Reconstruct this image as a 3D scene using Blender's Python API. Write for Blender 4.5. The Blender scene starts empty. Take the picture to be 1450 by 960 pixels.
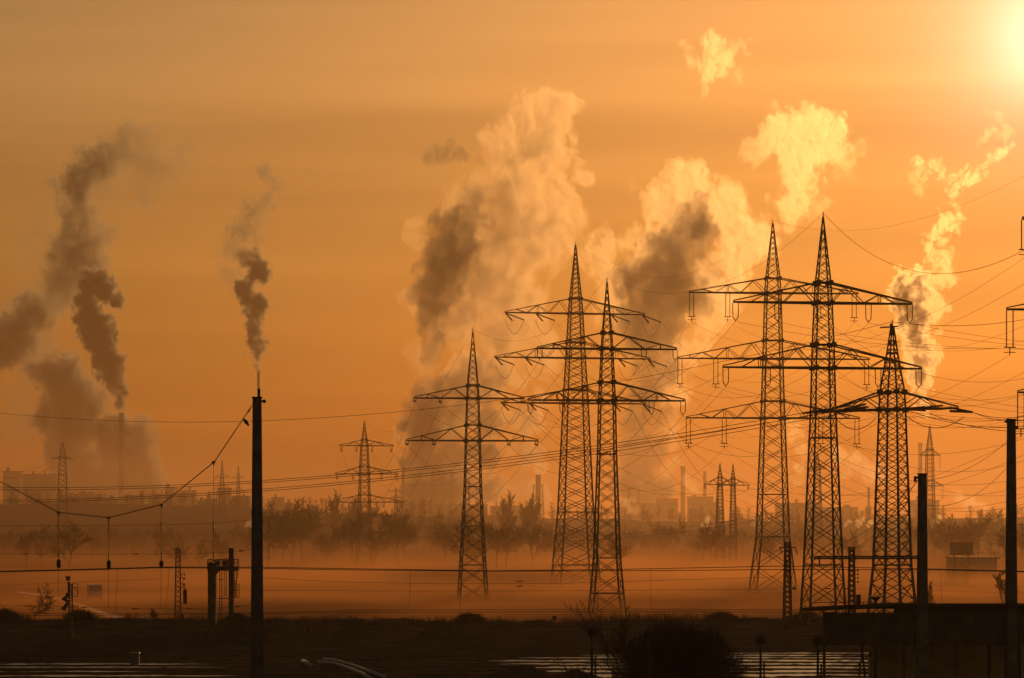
import bpy, bmesh, math, random
from mathutils import Vector, Matrix, noise as mnoise

# ------------------------------------------------------------------ camera, sky, sun, exposure
S = bpy.context.scene
COL = S.collection
FPX, HZ, CX, CAMZ = 4112.0, 740.0, 725.0, 10.0       # focal length / horizon / centre in photograph pixels, eye height in metres
cam = bpy.data.cameras.new('camera')
cam_o = bpy.data.objects.new('camera', cam)
COL.objects.link(cam_o)
cam_o.location = (0, 0, CAMZ)
cam_o.rotation_euler = (math.pi / 2, 0, 0)
cam.lens = 36 * FPX / 1450
cam.shift_y = 260 / 1450
cam.clip_start, cam.clip_end = 0.5, 60000
S.camera = cam_o

SUN_EL, SUN_AZ = math.radians(9.35), math.radians(10.5)
world = bpy.data.worlds.new('World')
S.world = world
world.use_nodes = True
wn, wl = world.node_tree.nodes, world.node_tree.links
bg = wn['Background']
sky = wn.new('ShaderNodeTexSky')
sky.sky_type = 'NISHITA'
sky.sun_disc = False
sky.sun_elevation, sky.sun_rotation = SUN_EL, SUN_AZ
sky.air_density, sky.dust_density, sky.ozone_density = 1.5, 0.9, 1.0
tint = wn.new('ShaderNodeMix')
tint.data_type, tint.blend_type = 'RGBA', 'MULTIPLY'
tint.inputs['Factor'].default_value = 1.0
tint.inputs[7].default_value = (1.0, 0.60, 0.27, 1)
wl.new(sky.outputs[0], tint.inputs[6])
# thin streaks of high cloud lying along the sky
geo = wn.new('ShaderNodeTexCoord')
mp = wn.new('ShaderNodeMapping')
mp.inputs['Scale'].default_value = (2.2, 2.2, 38.0)
mp.inputs['Location'].default_value = (0.7, 0.0, 0.4)
wl.new(geo.outputs['Generated'], mp.inputs['Vector'])
ns = wn.new('ShaderNodeTexNoise')
ns.inputs['Scale'].default_value = 1.0
ns.inputs['Detail'].default_value = 4.0
ns.inputs['Roughness'].default_value = 0.45
wl.new(mp.outputs[0], ns.inputs['Vector'])
mr = wn.new('ShaderNodeMapRange')
mr.inputs['From Min'].default_value, mr.inputs['From Max'].default_value = 0.33, 0.67
mr.inputs['To Min'].default_value, mr.inputs['To Max'].default_value = 0.78, 1.16
wl.new(ns.outputs['Fac'], mr.inputs['Value'])
streak = wn.new('ShaderNodeMix')
streak.data_type, streak.blend_type = 'RGBA', 'MULTIPLY'
streak.inputs['Factor'].default_value = 1.0
# warmer and dimmer in the dust near the ground, paler and cooler overhead
sep = wn.new('ShaderNodeSeparateXYZ')
wl.new(geo.outputs['Generated'], sep.inputs[0])
lift = wn.new('ShaderNodeValToRGB')
for p_, c_ in ((0.0, (.50, .41, .32)), (.04, (.66, .59, .52)), (.105, (1.06, 1.08, 1.28)), (.165, (1.66, 1.74, 2.35)), (.40, (1.9, 2.3, 3.4)), (1.0, (1.6, 2.3, 4.6))):
    e_ = lift.color_ramp.elements[0] if p_ == 0 else lift.color_ramp.elements[-1] if p_ == 1 else lift.color_ramp.elements.new(p_)
    e_.position, e_.color = p_, (*c_, 1)
wl.new(sep.outputs['Z'], lift.inputs[0])
lf = wn.new('ShaderNodeMix')
lf.data_type, lf.blend_type = 'RGBA', 'MULTIPLY'
lf.inputs['Factor'].default_value = 1.0
wl.new(tint.outputs[2], lf.inputs[6])
wl.new(lift.outputs[0], lf.inputs[7])
wl.new(lf.outputs[2], streak.inputs[6])
wl.new(mr.outputs[0], streak.inputs[7])
# the veiled sun's own aureole
nrm = wn.new('ShaderNodeVectorMath'); nrm.operation = 'DOT_PRODUCT'
wl.new(geo.outputs['Generated'], nrm.inputs[0])
aur = streak.outputs[2]
for power, col in ((5500.0, (26, 24, 21)), (1500.0, (15, 13, 10.5)), (400.0, (3.5, 2.7, 1.7))):
    pw = wn.new('ShaderNodeMath'); pw.operation = 'POWER'
    pw.inputs[1].default_value = power
    wl.new(nrm.outputs['Value'], pw.inputs[0])
    ma = wn.new('ShaderNodeMix'); ma.data_type, ma.blend_type = 'RGBA', 'ADD'
    ma.inputs['Factor'].default_value = 1.0
    sc = wn.new('ShaderNodeMix'); sc.data_type, sc.blend_type = 'RGBA', 'MULTIPLY'
    sc.inputs['Factor'].default_value = 1.0
    sc.inputs[6].default_value = (*col, 1)
    wl.new(pw.outputs[0], sc.inputs[7])
    wl.new(aur, ma.inputs[6]); wl.new(sc.outputs[2], ma.inputs[7])
    aur = ma.outputs[2]
wl.new(aur, bg.inputs['Color'])
bg.inputs['Strength'].default_value = 0.05

SUN_DIR = Vector((math.sin(SUN_AZ) * math.cos(SUN_EL), math.cos(SUN_AZ) * math.cos(SUN_EL), math.sin(SUN_EL)))
nrm.inputs[1].default_value = SUN_DIR
sl = bpy.data.lights.new('sun', 'SUN')
sl.energy = 5.0
sl.angle = math.radians(0.5)
sl.color = (1.0, 0.50, 0.15)
sun_o = bpy.data.objects.new('sun', sl)
COL.objects.link(sun_o)
sun_o.rotation_euler = SUN_DIR.to_track_quat('Z', 'Y').to_euler()
sun_o.location = SUN_DIR * 900

S.view_settings.view_transform = 'Standard'
S.view_settings.look = 'None'
S.view_settings.gamma = 1.0
S.view_settings.exposure = -1.26
S.view_settings.use_curve_mapping = False
cy = S.cycles
cy.max_bounces = 3
cy.diffuse_bounces, cy.glossy_bounces, cy.transmission_bounces = 1, 1, 2
cy.volume_bounces = 1
cy.transparent_max_bounces = 24
cy.volume_max_steps = 256
cy.use_denoising = True
cy.denoiser = 'OPENIMAGEDENOISE'
cy.denoising_input_passes = 'RGB_ALBEDO_NORMAL'
cy.denoising_prefilter = 'ACCURATE'
cy.sample_clamp_indirect = 4.0

R = math.radians
rng = random.Random(7)


def at(px, py, d):
    """The world point the photograph shows at pixel (px, py) if it stands d metres away."""
    return Vector(((px - CX) / FPX * d, d, CAMZ + (HZ - py) / FPX * d))


# ------------------------------------------------------------------ helpers
MATS = {}


def link(name, data, parent=None, loc=None):
    o = bpy.data.objects.new(name, data)
    COL.objects.link(o)
    if loc is not None:
        o.location = loc
    if parent is not None:
        o.parent = parent
    return o


def tag(o, label=None, cat=None, group=None, kind=None):
    if label: o['label'] = label
    if cat: o['category'] = cat
    if group: o['group'] = group
    if kind: o['kind'] = kind
    return o


def plain(name, base, rough=0.7, metal=0.0, var=0.35, scale=3.0, bump=0.0, spec=0.3):
    """A weathered procedural surface: the base colour broken by two noises, an optional bump."""
    m = bpy.data.materials.new(name)
    m.use_nodes = True
    n, l = m.node_tree.nodes, m.node_tree.links
    b = n['Principled BSDF']
    b.inputs['Roughness'].default_value = rough
    b.inputs['Metallic'].default_value = metal
    b.inputs['Specular IOR Level'].default_value = spec
    tc = n.new('ShaderNodeTexCoord')
    a = n.new('ShaderNodeTexNoise')
    a.inputs['Scale'].default_value, a.inputs['Detail'].default_value = scale, 6
    l.new(tc.outputs['Object'], a.inputs['Vector'])
    r = n.new('ShaderNodeValToRGB')
    r.color_ramp.elements[0].position, r.color_ramp.elements[1].position = 0.3, 0.7
    r.color_ramp.elements[0].color = [c * (1 - var) for c in base] + [1]
    r.color_ramp.elements[1].color = [min(1, c * (1 + var)) for c in base] + [1]
    l.new(a.outputs['Fac'], r.inputs['Fac'])
    l.new(r.outputs[0], b.inputs['Base Color'])
    if bump:
        bp = n.new('ShaderNodeBump')
        bp.inputs['Strength'].default_value = bump
        l.new(a.outputs['Fac'], bp.inputs['Height'])
        l.new(bp.outputs[0], b.inputs['Normal'])
    return m



# ------------------------------------------------------------------ mesh builder
class MB:
    """Collects bars, boxes and lathed shapes and links them as one mesh object."""

    def __init__(self):
        self.v, self.f = [], []

    def bar(self, a, b, w, w2=None, n=4, caps=True):
        a, b = Vector(a), Vector(b)
        d = b - a
        if d.length < 1e-6:
            return
        d.normalize()
        u = d.cross(Vector((0, 0, 1)) if abs(d.z) < .95 else Vector((1, 0, 0))).normalized()
        t = d.cross(u)
        w2 = w if w2 is None else w2
        i = len(self.v)
        for p, r in ((a, w / 2), (b, w2 / 2)):
            for k in range(n):
                an = 2 * math.pi * (k + .5) / n
                q = r * (1.414 if n == 4 else 1.0)
                self.v.append(p + u * (math.cos(an) * q) + t * (math.sin(an) * q))
        for k in range(n):
            j = (k + 1) % n
            self.f.append((i + k, i + j, i + n + j, i + n + k))
        if caps:
            self.f.append(tuple(i + k for k in reversed(range(n))))
            self.f.append(tuple(i + n + k for k in range(n)))

    def path(self, pts, w, n=4, w2=None):
        """One continuous tube through the points."""
        i = len(self.v)
        m = len(pts)
        pts = [Vector(p) for p in pts]
        for q, p in enumerate(pts):
            d = (pts[min(q + 1, m - 1)] - pts[max(q - 1, 0)]).normalized()
            u = d.cross(Vector((0, 0, 1)) if abs(d.z) < .95 else Vector((1, 0, 0))).normalized()
            t = d.cross(u)
            r = (w if w2 is None else w + (w2 - w) * q / (m - 1)) / 2
            for k in range(n):
                an = 2 * math.pi * (k + .5) / n
                self.v.append(p + u * (math.cos(an) * r) + t * (math.sin(an) * r))
        for q in range(m - 1):
            for k in range(n):
                j = (k + 1) % n
                self.f.append((i + q * n + k, i + q * n + j, i + (q + 1) * n + j, i + (q + 1) * n + k))
        self.f.append(tuple(i + k for k in reversed(range(n))))
        self.f.append(tuple(i + (m - 1) * n + k for k in range(n)))

    def box(self, lo, hi, taper=0.0):
        (x0, y0, z0), (x1, y1, z1) = lo, hi
        i = len(self.v)
        t = taper
        self.v += [Vector(p) for p in ((x0, y0, z0), (x1, y0, z0), (x1, y1, z0), (x0, y1, z0),
                                       (x0 + t, y0 + t, z1), (x1 - t, y0 + t, z1), (x1 - t, y1 - t, z1), (x0 + t, y1 - t, z1))]
        self.f += [tuple(i + k for k in q) for q in ((3, 2, 1, 0), (4, 5, 6, 7), (0, 1, 5, 4), (1, 2, 6, 5), (2, 3, 7, 6), (3, 0, 4, 7))]

    def lathe(self, prof, o=(0, 0, 0), axis=(0, 0, 1), n=12):
        """prof: (radius, distance along the axis)."""
        o, ax = Vector(o), Vector(axis).normalized()
        u = ax.cross(Vector((0, 1, 0)) if abs(ax.y) < .9 else Vector((1, 0, 0))).normalized()
        t = ax.cross(u)
        i = len(self.v)
        for r, h in prof:
            for k in range(n):
                an = 2 * math.pi * k / n
                self.v.append(o + ax * h + (u * math.cos(an) + t * math.sin(an)) * max(r, 1e-3))
        for q in range(len(prof) - 1):
            for k in range(n):
                j = (k + 1) % n
                self.f.append((i + q * n + k, i + q * n + j, i + (q + 1) * n + j, i + (q + 1) * n + k))
        self.f.append(tuple(i + k for k in reversed(range(n))))
        self.f.append(tuple(i + (len(prof) - 1) * n + k for k in range(n)))

    def mesh(self, name, mat, smooth=False):
        me = bpy.data.meshes.new(name)
        me.from_pydata([tuple(p) for p in self.v], [], self.f)
        me.materials.append(mat)
        if smooth:
            for p in me.polygons:
                p.use_smooth = True
        return me

    def build(self, name, mat, parent=None, loc=None, smooth=False):
        return link(name, self.mesh(name, mat, smooth), parent, loc)


def thing(name, label, cat, loc=(0, 0, 0), rz=0.0, group=None):
    o = link(name, None, loc=loc)
    o.rotation_euler = (0, 0, rz)
    o.empty_display_size = .5
    return tag(o, label, cat, group)


def lerp_table(t, x):
    if x <= t[0][0]:
        return t[0][1]
    for (a, b), (c, d) in zip(t, t[1:]):
        if x <= c:
            return b + (d - b) * (x - a) / (c - a)
    return t[-1][1]


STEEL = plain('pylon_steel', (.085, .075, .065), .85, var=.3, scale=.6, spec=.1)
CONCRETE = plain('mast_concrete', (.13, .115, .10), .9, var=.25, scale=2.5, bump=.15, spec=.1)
RUST = plain('rusty_steel', (.07, .05, .038), .85, var=.4, scale=2.0, spec=.1)
CERAMIC = plain('insulator_glaze', (.06, .035, .025), .45, var=.2, spec=.2)
WIRE = plain('wire_metal', (.06, .052, .045), .8, var=.1, spec=.05)
BARK = plain('bark', (.055, .042, .032), .95, var=.4, scale=1.5, spec=.0)
TWIG = plain('twigs', (.05, .038, .028), .95, var=.3, scale=1.0, spec=.0)
BRICKISH = plain('factory_wall', (.12, .10, .09), .9, var=.3, scale=.05, spec=.05)
SOOT = plain('sooty_brick', (.06, .052, .048), .9, var=.3, scale=.1, spec=.05)
DARKROOF = plain('roof_felt', (.06, .055, .05), .9, var=.3, scale=.3, spec=.05)
CLADDING = plain('corrugated_cladding', (.085, .07, .055), .8, var=.35, scale=1.2, spec=.1)
GLASS = plain('window_glass', (.03, .03, .035), .25, var=.1, spec=.4)
SOIL = plain('soil', (.033, .030, .029), .97, var=.45, scale=.25, bump=.4, spec=.0)
HEAPMAT = plain('gravel', (.04, .034, .028), .97, var=.4, scale=1.6, bump=.6, spec=.0)
PALE = plain('pale_paint', (.30, .29, .28), .6, var=.15, scale=1.5, spec=.2)
GREYPAINT = plain('grey_paint', (.10, .105, .12), .6, var=.2, scale=2.0, spec=.2)

# ------------------------------------------------------------------ ground and setting
ground = MB()
ground.box((-20000, -200, -11), (20000, 40000, 0))
tag(ground.build('ground', SOIL), kind='structure')


def ribbon(name, mat, xs, near, far, z, kind='structure'):
    """A level sheet between two wandering edges."""
    m = MB()
    for x in xs:
        m.v += [Vector((x, near(x), z)), Vector((x, far(x), z))]
    m.f = [(2 * i, 2 * i + 2, 2 * i + 3, 2 * i + 1) for i in range(len(xs) - 1)]
    return tag(m.build(name, mat), kind=kind)


def n1(x, s=1.0, k=0.0):
    return mnoise.noise(Vector((x * s, k * 7.31, 3.7)))


SNOW = plain('old_snow', (.52, .52, .57), .8, var=.45, scale=.7, bump=.5, spec=.1)
k = 0
for x0, x1, d, wd in ((-48, -21.0, 205.2, 1.3), (-48, -19.5, 200.6, .8), (-48, -24, 194.8, .9), (-48, -17.5, 189.4, 1.0),
                      (5, 27, 218.6, .9), (0.4, 27, 214.6, 1.6), (-1.8, 27, 209.9, 2.1), (-1.0, 27, 204.9, 2.0), (.3, 25.5, 200.0, 2.0), (1.6, 25, 195.2, 1.9), (2.4, 24.5, 190.2, 2.1), (3, 24, 186, 1.2),
                      (15, 30, 222.2, .8)):
    k += 1
    xs = [x0 + (x1 - x0) * i / 160 for i in range(161)]
    fade = lambda x, x0=x0, x1=x1: max(0.02, min(1, (x1 - x) / 4, (x - x0) / 3 + .05))
    ribbon('snow_strip', SNOW, xs, lambda x, d=d, wd=wd, k=k: d - fade(x) * wd * (.62 + 1.0 * n1(x, .28, k) + .5 * n1(x, 1.9, k)),
           lambda x, d=d, wd=wd, k=k: d + fade(x) * wd * (.62 + 1.0 * n1(x, .26, k + 40) + .5 * n1(x, 1.7, k + 40)), .012 + .004 * (k % 2))
rails = MB()
for d in (192.4, 197.6, 202.6, 207.4, 212.3):
    for dd in (-.72, .72):
        rails.box((-60, d + dd - .04, .005), (60, d + dd + .04, .055))
tag(rails.build('railway_track', RUST), kind='structure')

# bank of spoil along the edge of the yard, with its irregular crest
bank = MB()
N = 240
prof = ((-14, 0.0), (-7, .35), (-3, .8), (-1, 1.0), (1, 1.0), (3, .5), (5, 0.0))
for i in range(N + 1):
    x = -75 + 150 * i / N
    h = .55 + .35 * n1(x, .11, 1) + .25 * n1(x, .5, 2) + .12 * n1(x, 1.9, 3)
    for dy, t in prof:
        bank.v.append(Vector((x, 280 + dy, t * h * (1 + .2 * n1(x, .8, dy)) if t else -.05)))
for i in range(N):
    for j in range(len(prof) - 1):
        a = i * len(prof) + j
        bank.f.append((a, a + len(prof), a + len(prof) + 1, a + 1))
tag(bank.build('embankment', SOIL, smooth=True), kind='structure')


def heap(px, py, d, half, label):
    m = MB()
    c = at(px, py, d)
    h, a, n, r = c.z, half * d / FPX, 28, 9
    for i in range(r + 1):
        q = i / r
        for j in range(n):
            an = 2 * math.pi * j / n
            k = 1 + .16 * mnoise.noise(Vector((math.cos(an) * 1.7 + px, math.sin(an) * 1.7, q)))
            z = h * (1 - q ** 1.35) * (1 + .1 * mnoise.noise(Vector((math.cos(an) * q * 5 + px, math.sin(an) * q * 5, 1))))
            m.v.append(Vector((math.cos(an) * a * q * k, math.sin(an) * a * q * k * 1.1, z - .05 * q)))
    for i in range(r):
        for j in range(n):
            k = (j + 1) % n
            m.f.append((i * n + j, (i + 1) * n + j, (i + 1) * n + k, i * n + k))
    tag(m.build('gravel_heap', HEAPMAT, loc=(c.x, c.y, 0), smooth=True), label, 'gravel heap', 'gravel heaps in the yard')


heap(336, 867, 243, 58, 'tallest gravel heap, peaking beside the big left mast')
heap(500, 884, 254, 34, 'small low gravel heap between the left mast and the wide heap')
heap(626, 881, 252, 48, 'wide rounded gravel heap on the bank under the lattice pylons')
heap(258, 876, 300, 55, 'blurred far gravel heap behind the twin column signal bridge')
heap(392, 886, 262, 26, 'low gravel heap just right of the big left mast')
heap(740, 941, 186, 62, 'dark gravel heap at the left end of the snowy tracks')
heap(815, 948, 183, 52, 'dark gravel heap in front of the snowy tracks, near the leftmost lamp')
heap(1045, 899, 262, 60, 'long low heap behind the bushy shrub')
heap(585, 921, 222, 110, 'broad flat dark spoil heap in the middle of the yard')

# far low ridge that closes the plain
ridge = MB()
tab = ((-400, 706), (0, 713), (200, 715), (330, 717), (400, 724), (600, 730), (760, 731), (900, 736), (1060, 739), (1200, 739), (1330, 735), (1450, 733), (1900, 730))
N = 220
for i in range(N + 1):
    px = -380 + 2250 * i / N
    y = lerp_table(tab, px) + 5 * n1(px, .021, 5) + 3 * n1(px, .09, 6) + 1.5 * n1(px, .31, 7)
    for d, t in ((1180, 0.0), (1330, .55), (1480, 1.0), (1620, 1.0), (1850, 0.0)):
        x = (px - CX) / FPX * 1500
        ridge.v.append(Vector((x, d, -1 + (11 + (740 - y) / FPX * 1500) * t)))
for i in range(N):
    for j in range(4):
        a = i * 5 + j
        ridge.f.append((a, a + 5, a + 6, a + 1))
tag(ridge.build('hills', SOIL, smooth=True), kind='structure')

# pale track across the field behind the bank
road = MB()
pts = [at(20, 838, 10 * FPX / 98), at(65, 844, 10 * FPX / 104), at(110, 858, 10 * FPX / 118), at(150, 872, 10 * FPX / 132), at(205, 884, 10 * FPX / 144), at(260, 886, 10 * FPX / 146)]
for p in pts:
    road.v += [Vector((p.x, p.y - 1.0, .01)), Vector((p.x + .9, p.y + 1.0, .01))]
road.f = [(2 * i, 2 * i + 2, 2 * i + 3, 2 * i + 1) for i in range(len(pts) - 1)]
tag(road.build('road', plain('worn_road', (.22, .2, .18), .9, var=.3, scale=.6, spec=.1)), kind='structure')

# ------------------------------------------------------------------ skyline: works, stacks and towers
def stack(px, py, d, w, label, bands=0):
    c = at(px, py, d)
    r = w / 2 * d / FPX
    t = thing('chimney', label, 'chimney', (c.x, c.y, 0), group='stacks on the skyline')
    m = MB()
    m.lathe([(r * 1.25, 0), (r * 1.1, c.z * .4), (r, c.z * .96)], n=16)
    m.build('shaft', SOOT, t, smooth=True)
    m = MB()
    m.lathe([(r * 1.1, c.z * .96 + .01), (r * 1.1, c.z), (r * .8, c.z), (r * .75, c.z - 1.2)], n=16)
    m.build('rim', DARKROOF, t)
    return t


def works(d, blocks, label, seed):
    """A factory: side by side blocks (px0, px1, top py) with parapet, roof plant and window bands."""
    rr = random.Random(seed)
    x0 = min(b[0] for b in blocks); x1 = max(b[1] for b in blocks)
    o = at((x0 + x1) / 2, HZ, d)
    t = thing('factory', label, 'factory', (o.x, d, 0), group='works on the skyline')
    s = d / FPX
    wall, roof = MB(), MB()
    for k, (a, b, y) in enumerate(blocks):
        xa, xb = (a - CX) * s - o.x, (b - CX) * s - o.x
        h = CAMZ + (HZ - y) * s
        dep = 14 + 3 * (k % 3)
        wall.box((xa, -.1 * k, 0), (xb, dep, h - 1))
        roof.box((xa - .3, -.4 - .1 * k, h - 1), (xb + .3, dep + .3, h))
        for _ in range(max(1, int((xb - xa) / 9))):
            u = rr.uniform(xa + .5, xb - 2)
            hh = rr.uniform(1, 3.2)
            roof.box((u, 3, h), (u + rr.uniform(1, 3), 6, h + hh))
        z = 4
        while z < h - 4:
            win = MB(); win.box((xa + 1, -.1 * k - .15, z), (xb - 1, -.1 * k - .01, z + 1.4)); win.build('window', GLASS, t)
            z += 9.5
    wall.build('wall', BRICKISH, t)
    roof.build('roof', DARKROOF, t)
    return t


stack(172, 585, 2400, 7, 'tall slim chimney smoking darkly at the left end of the skyline')
stack(366, 524, 2500, 4, 'thin chimney standing directly behind the big left concrete mast')
stack(571, 650, 2350, 5, 'slim chimney at the foot of the biggest steam cloud')
stack(967, 660, 2350, 6, 'stout chimney left of the small twin pylons')
stack(998, 667, 2450, 4.5, 'thin chimney closely left of the small twin pylons')
stack(1303, 627, 2350, 6, 'chimney under the brilliant steam plume beside a slim far pylon')
stack(612, 668, 2300, 3, 'first of three thin pipes under the biggest steam cloud, leftmost')
stack(640, 672, 2300, 3, 'middle of three thin pipes under the biggest steam cloud')
stack(664, 680, 2300, 3, 'third thin pipe under the biggest steam cloud, nearest the three-peaked gap')
stack(890, 690, 2250, 4, 'short chimney just right of the front lattice pylon')
stack(904, 692, 2250, 4, 'short chimney in front of the broad steam plume')
stack(1230, 690, 2300, 3.5, 'short thin chimney left of the rotated dark pylon')
works(2150, [(4, 27, 667), (32, 80, 671), (80, 150, 699)], 'blocky power works at the left end of the skyline with two tall boxes', 1)
works(2200, [(205, 232, 699), (233, 247, 690), (250, 257, 698), (257, 276, 694), (277, 292, 708)], 'stepped factory right of the tall slim chimney', 2)
works(1900, [(86, 112, 703), (112, 131, 697), (131, 140, 713), (140, 168, 706), (168, 176, 712), (176, 204, 701), (204, 290, 715), (290, 306, 706), (306, 330, 714), (330, 352, 702)], 'uneven row of dim works around the foot of the tall slim chimney', 12)
works(2250, [(384, 401, 704), (402, 412, 712)], 'small square factory block just right of the big left mast', 3)
works(2150, [(975, 1010, 703), (1010, 1018, 711)], 'long low factory hall behind the small twin pylons', 4)
works(2200, [(560, 600, 708), (600, 690, 714), (694, 740, 716)], 'wide dim factory under the biggest steam cloud', 5)
works(2200, [(1100, 1160, 712), (1160, 1215, 718)], 'low dim factory seen through the tall pylon pair', 6)
works(2200, [(875, 930, 712), (930, 960, 706)], 'low factory under the broad steam plume', 7)
works(2150, [(1290, 1330, 708)], 'low boiler house around the chimney of the brilliant plume', 8)

c = at(318, 691, 2100)
t = thing('cooling_tower', 'squat cooling tower behind a thin far pylon', 'cooling tower', (c.x, c.y, 0))
m = MB(); m.lathe([(6.4, 0), (5.6, c.z * .5), (4.7, c.z * .78), (5.1, c.z - 1)], n=24); m.build('shell', BRICKISH, t, smooth=True)
m = MB(); m.lathe([(5.4, c.z - .99), (5.5, c.z), (4.9, c.z)], n=24); m.build('rim', DARKROOF, t)
c = at(762, 672, 2050)
t = thing('flare_tower', 'far framed stack tower with platforms, steaming, left of the tallest pylon', 'tower', (c.x, c.y, 0))
m = MB()
for z in (12, 20, 28, 36):
    m.box((-4.5 + z * .03, -4, z), (4.5 - z * .03, 4, z + .5))
for sx in (-1, 1):
    for sy in (-1, 1):
        m.bar((sx * 4.6, sy * 4, 0), (sx * 3, sy * 3, 37), .6)
for z in (2, 12.6, 20.6, 28.6):
    m.bar((-4, -4, z), (4, -4, z + 7), .4); m.bar((4, -4, z), (-4, -4, z + 7), .4)
m.build('frame', STEEL, t)
m = MB(); m.lathe([(1.8, 0), (1.8, c.z)], n=12); m.build('pipe', BRICKISH, t)

# ------------------------------------------------------------------ haze
def box_mesh(name, lo, hi, mat):
    bm = bmesh.new()
    bmesh.ops.create_cube(bm, size=1, matrix=Matrix.LocRotScale((Vector(lo) + Vector(hi)) / 2, None, Vector(hi) - Vector(lo)))
    me = bpy.data.meshes.new(name)
    bm.to_mesh(me); bm.free()
    me.materials.append(mat)
    return link(name, me)


def vol(name, color, dens, aniso):
    m = bpy.data.materials.new(name)
    m.use_nodes = True
    n, l = m.node_tree.nodes, m.node_tree.links
    n.remove(n['Principled BSDF'])
    v = n.new('ShaderNodeVolumePrincipled')
    v.inputs['Color'].default_value = (*color, 1)
    v.inputs['Density'].default_value = dens
    v.inputs['Anisotropy'].default_value = aniso
    l.new(v.outputs[0], n['Material Output'].inputs['Volume'])
    return m


haze = box_mesh('haze', (-900, -150, -12), (1100, 3300, 430), vol('haze', (.85, .66, .48), 0.65e-4, .6))
tag(haze, 'warm dusty haze filling the whole valley', 'haze', kind='stuff')

mist = box_mesh('valley_mist', (-850, 292, -11.5), (1050, 3250, 62), vol('mist', (.58, .36, .23), 3.4e-4, .6))
tag(mist, 'low brown mist lying over the far plain', 'mist', kind='stuff')
fg = bpy.data.node_groups.new('fog_field', 'GeometryNodeTree')
fg.interface.new_socket('Geometry', in_out='INPUT', socket_type='NodeSocketGeometry')
fg.interface.new_socket('Geometry', in_out='OUTPUT', socket_type='NodeSocketGeometry')
fn, fl = fg.nodes, fg.links
fo, fp, fx = fn.new('NodeGroupOutput'), fn.new('GeometryNodeInputPosition'), fn.new('ShaderNodeSeparateXYZ')
fl.new(fp.outputs[0], fx.inputs[0])
fm = fn.new('ShaderNodeVectorMath'); fm.operation = 'MULTIPLY'; fm.inputs[1].default_value = (.016, .011, .10)
fl.new(fp.outputs[0], fm.inputs[0])
ft = fn.new('ShaderNodeTexNoise'); ft.inputs['Scale'].default_value, ft.inputs['Detail'].default_value = 1.0, 5.0
ft.inputs['Distortion'].default_value = .8
fl.new(fm.outputs[0], ft.inputs['Vector'])


def fmath(op, a, b=None, c=None):
    k = fn.new('ShaderNodeMath'); k.operation = op
    for i, q in enumerate((a, b, c)):
        if q is None: continue
        if isinstance(q, (int, float)): k.inputs[i].default_value = q
        else: fl.new(q, k.inputs[i])
    return k.outputs[0]


f_h = fmath('EXPONENT', fmath('MULTIPLY', fx.outputs['Z'], fmath('MULTIPLY_ADD', fx.outputs['Y'], .0013, -1.27)))            # thins out upward
f_n = fmath('MAXIMUM', fmath('MULTIPLY_ADD', ft.outputs['Fac'], 6.0, -2.1), .12)
f_far = fmath('MINIMUM', fmath('MAXIMUM', fmath('MULTIPLY_ADD', fx.outputs['Y'], -1 / 320.0, 800 / 320.0), 0.0), 1.0)   # fades out towards the trees
f_d = fmath('MULTIPLY', fmath('MULTIPLY', f_h, f_n), fmath('MULTIPLY', f_far, 0.0125))
fv = fn.new('GeometryNodeVolumeCube')
fl.new(f_d, fv.inputs['Density'])
fv.inputs['Min'].default_value, fv.inputs['Max'].default_value = (-190, 286, .02), (280, 800, 8.5)
for k_, r_ in (('Resolution X', 110), ('Resolution Y', 100), ('Resolution Z', 20)):
    fv.inputs[k_].default_value = r_
fmat = vol('fog', (.56, .265, .105), 1.0, .6)
fmat.cycles.volume_step_rate = 3.0
fs = fn.new('GeometryNodeSetMaterial'); fs.inputs['Material'].default_value = fmat
fl.new(fv.outputs[0], fs.inputs['Geometry']); fl.new(fs.outputs[0], fo.inputs[0])
fvd = bpy.data.volumes.new('ground_fog'); fvd.materials.append(fmat)
fog = link('ground_fog', fvd)
fmd = fog.modifiers.new('fog', 'NODES'); fmd.show_viewport = False; fmd.node_group = fg
tag(fog, 'glowing ground fog on the field under the pylons', 'fog', kind='stuff')

# ------------------------------------------------------------------ lattice pylons
PY = {}


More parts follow.
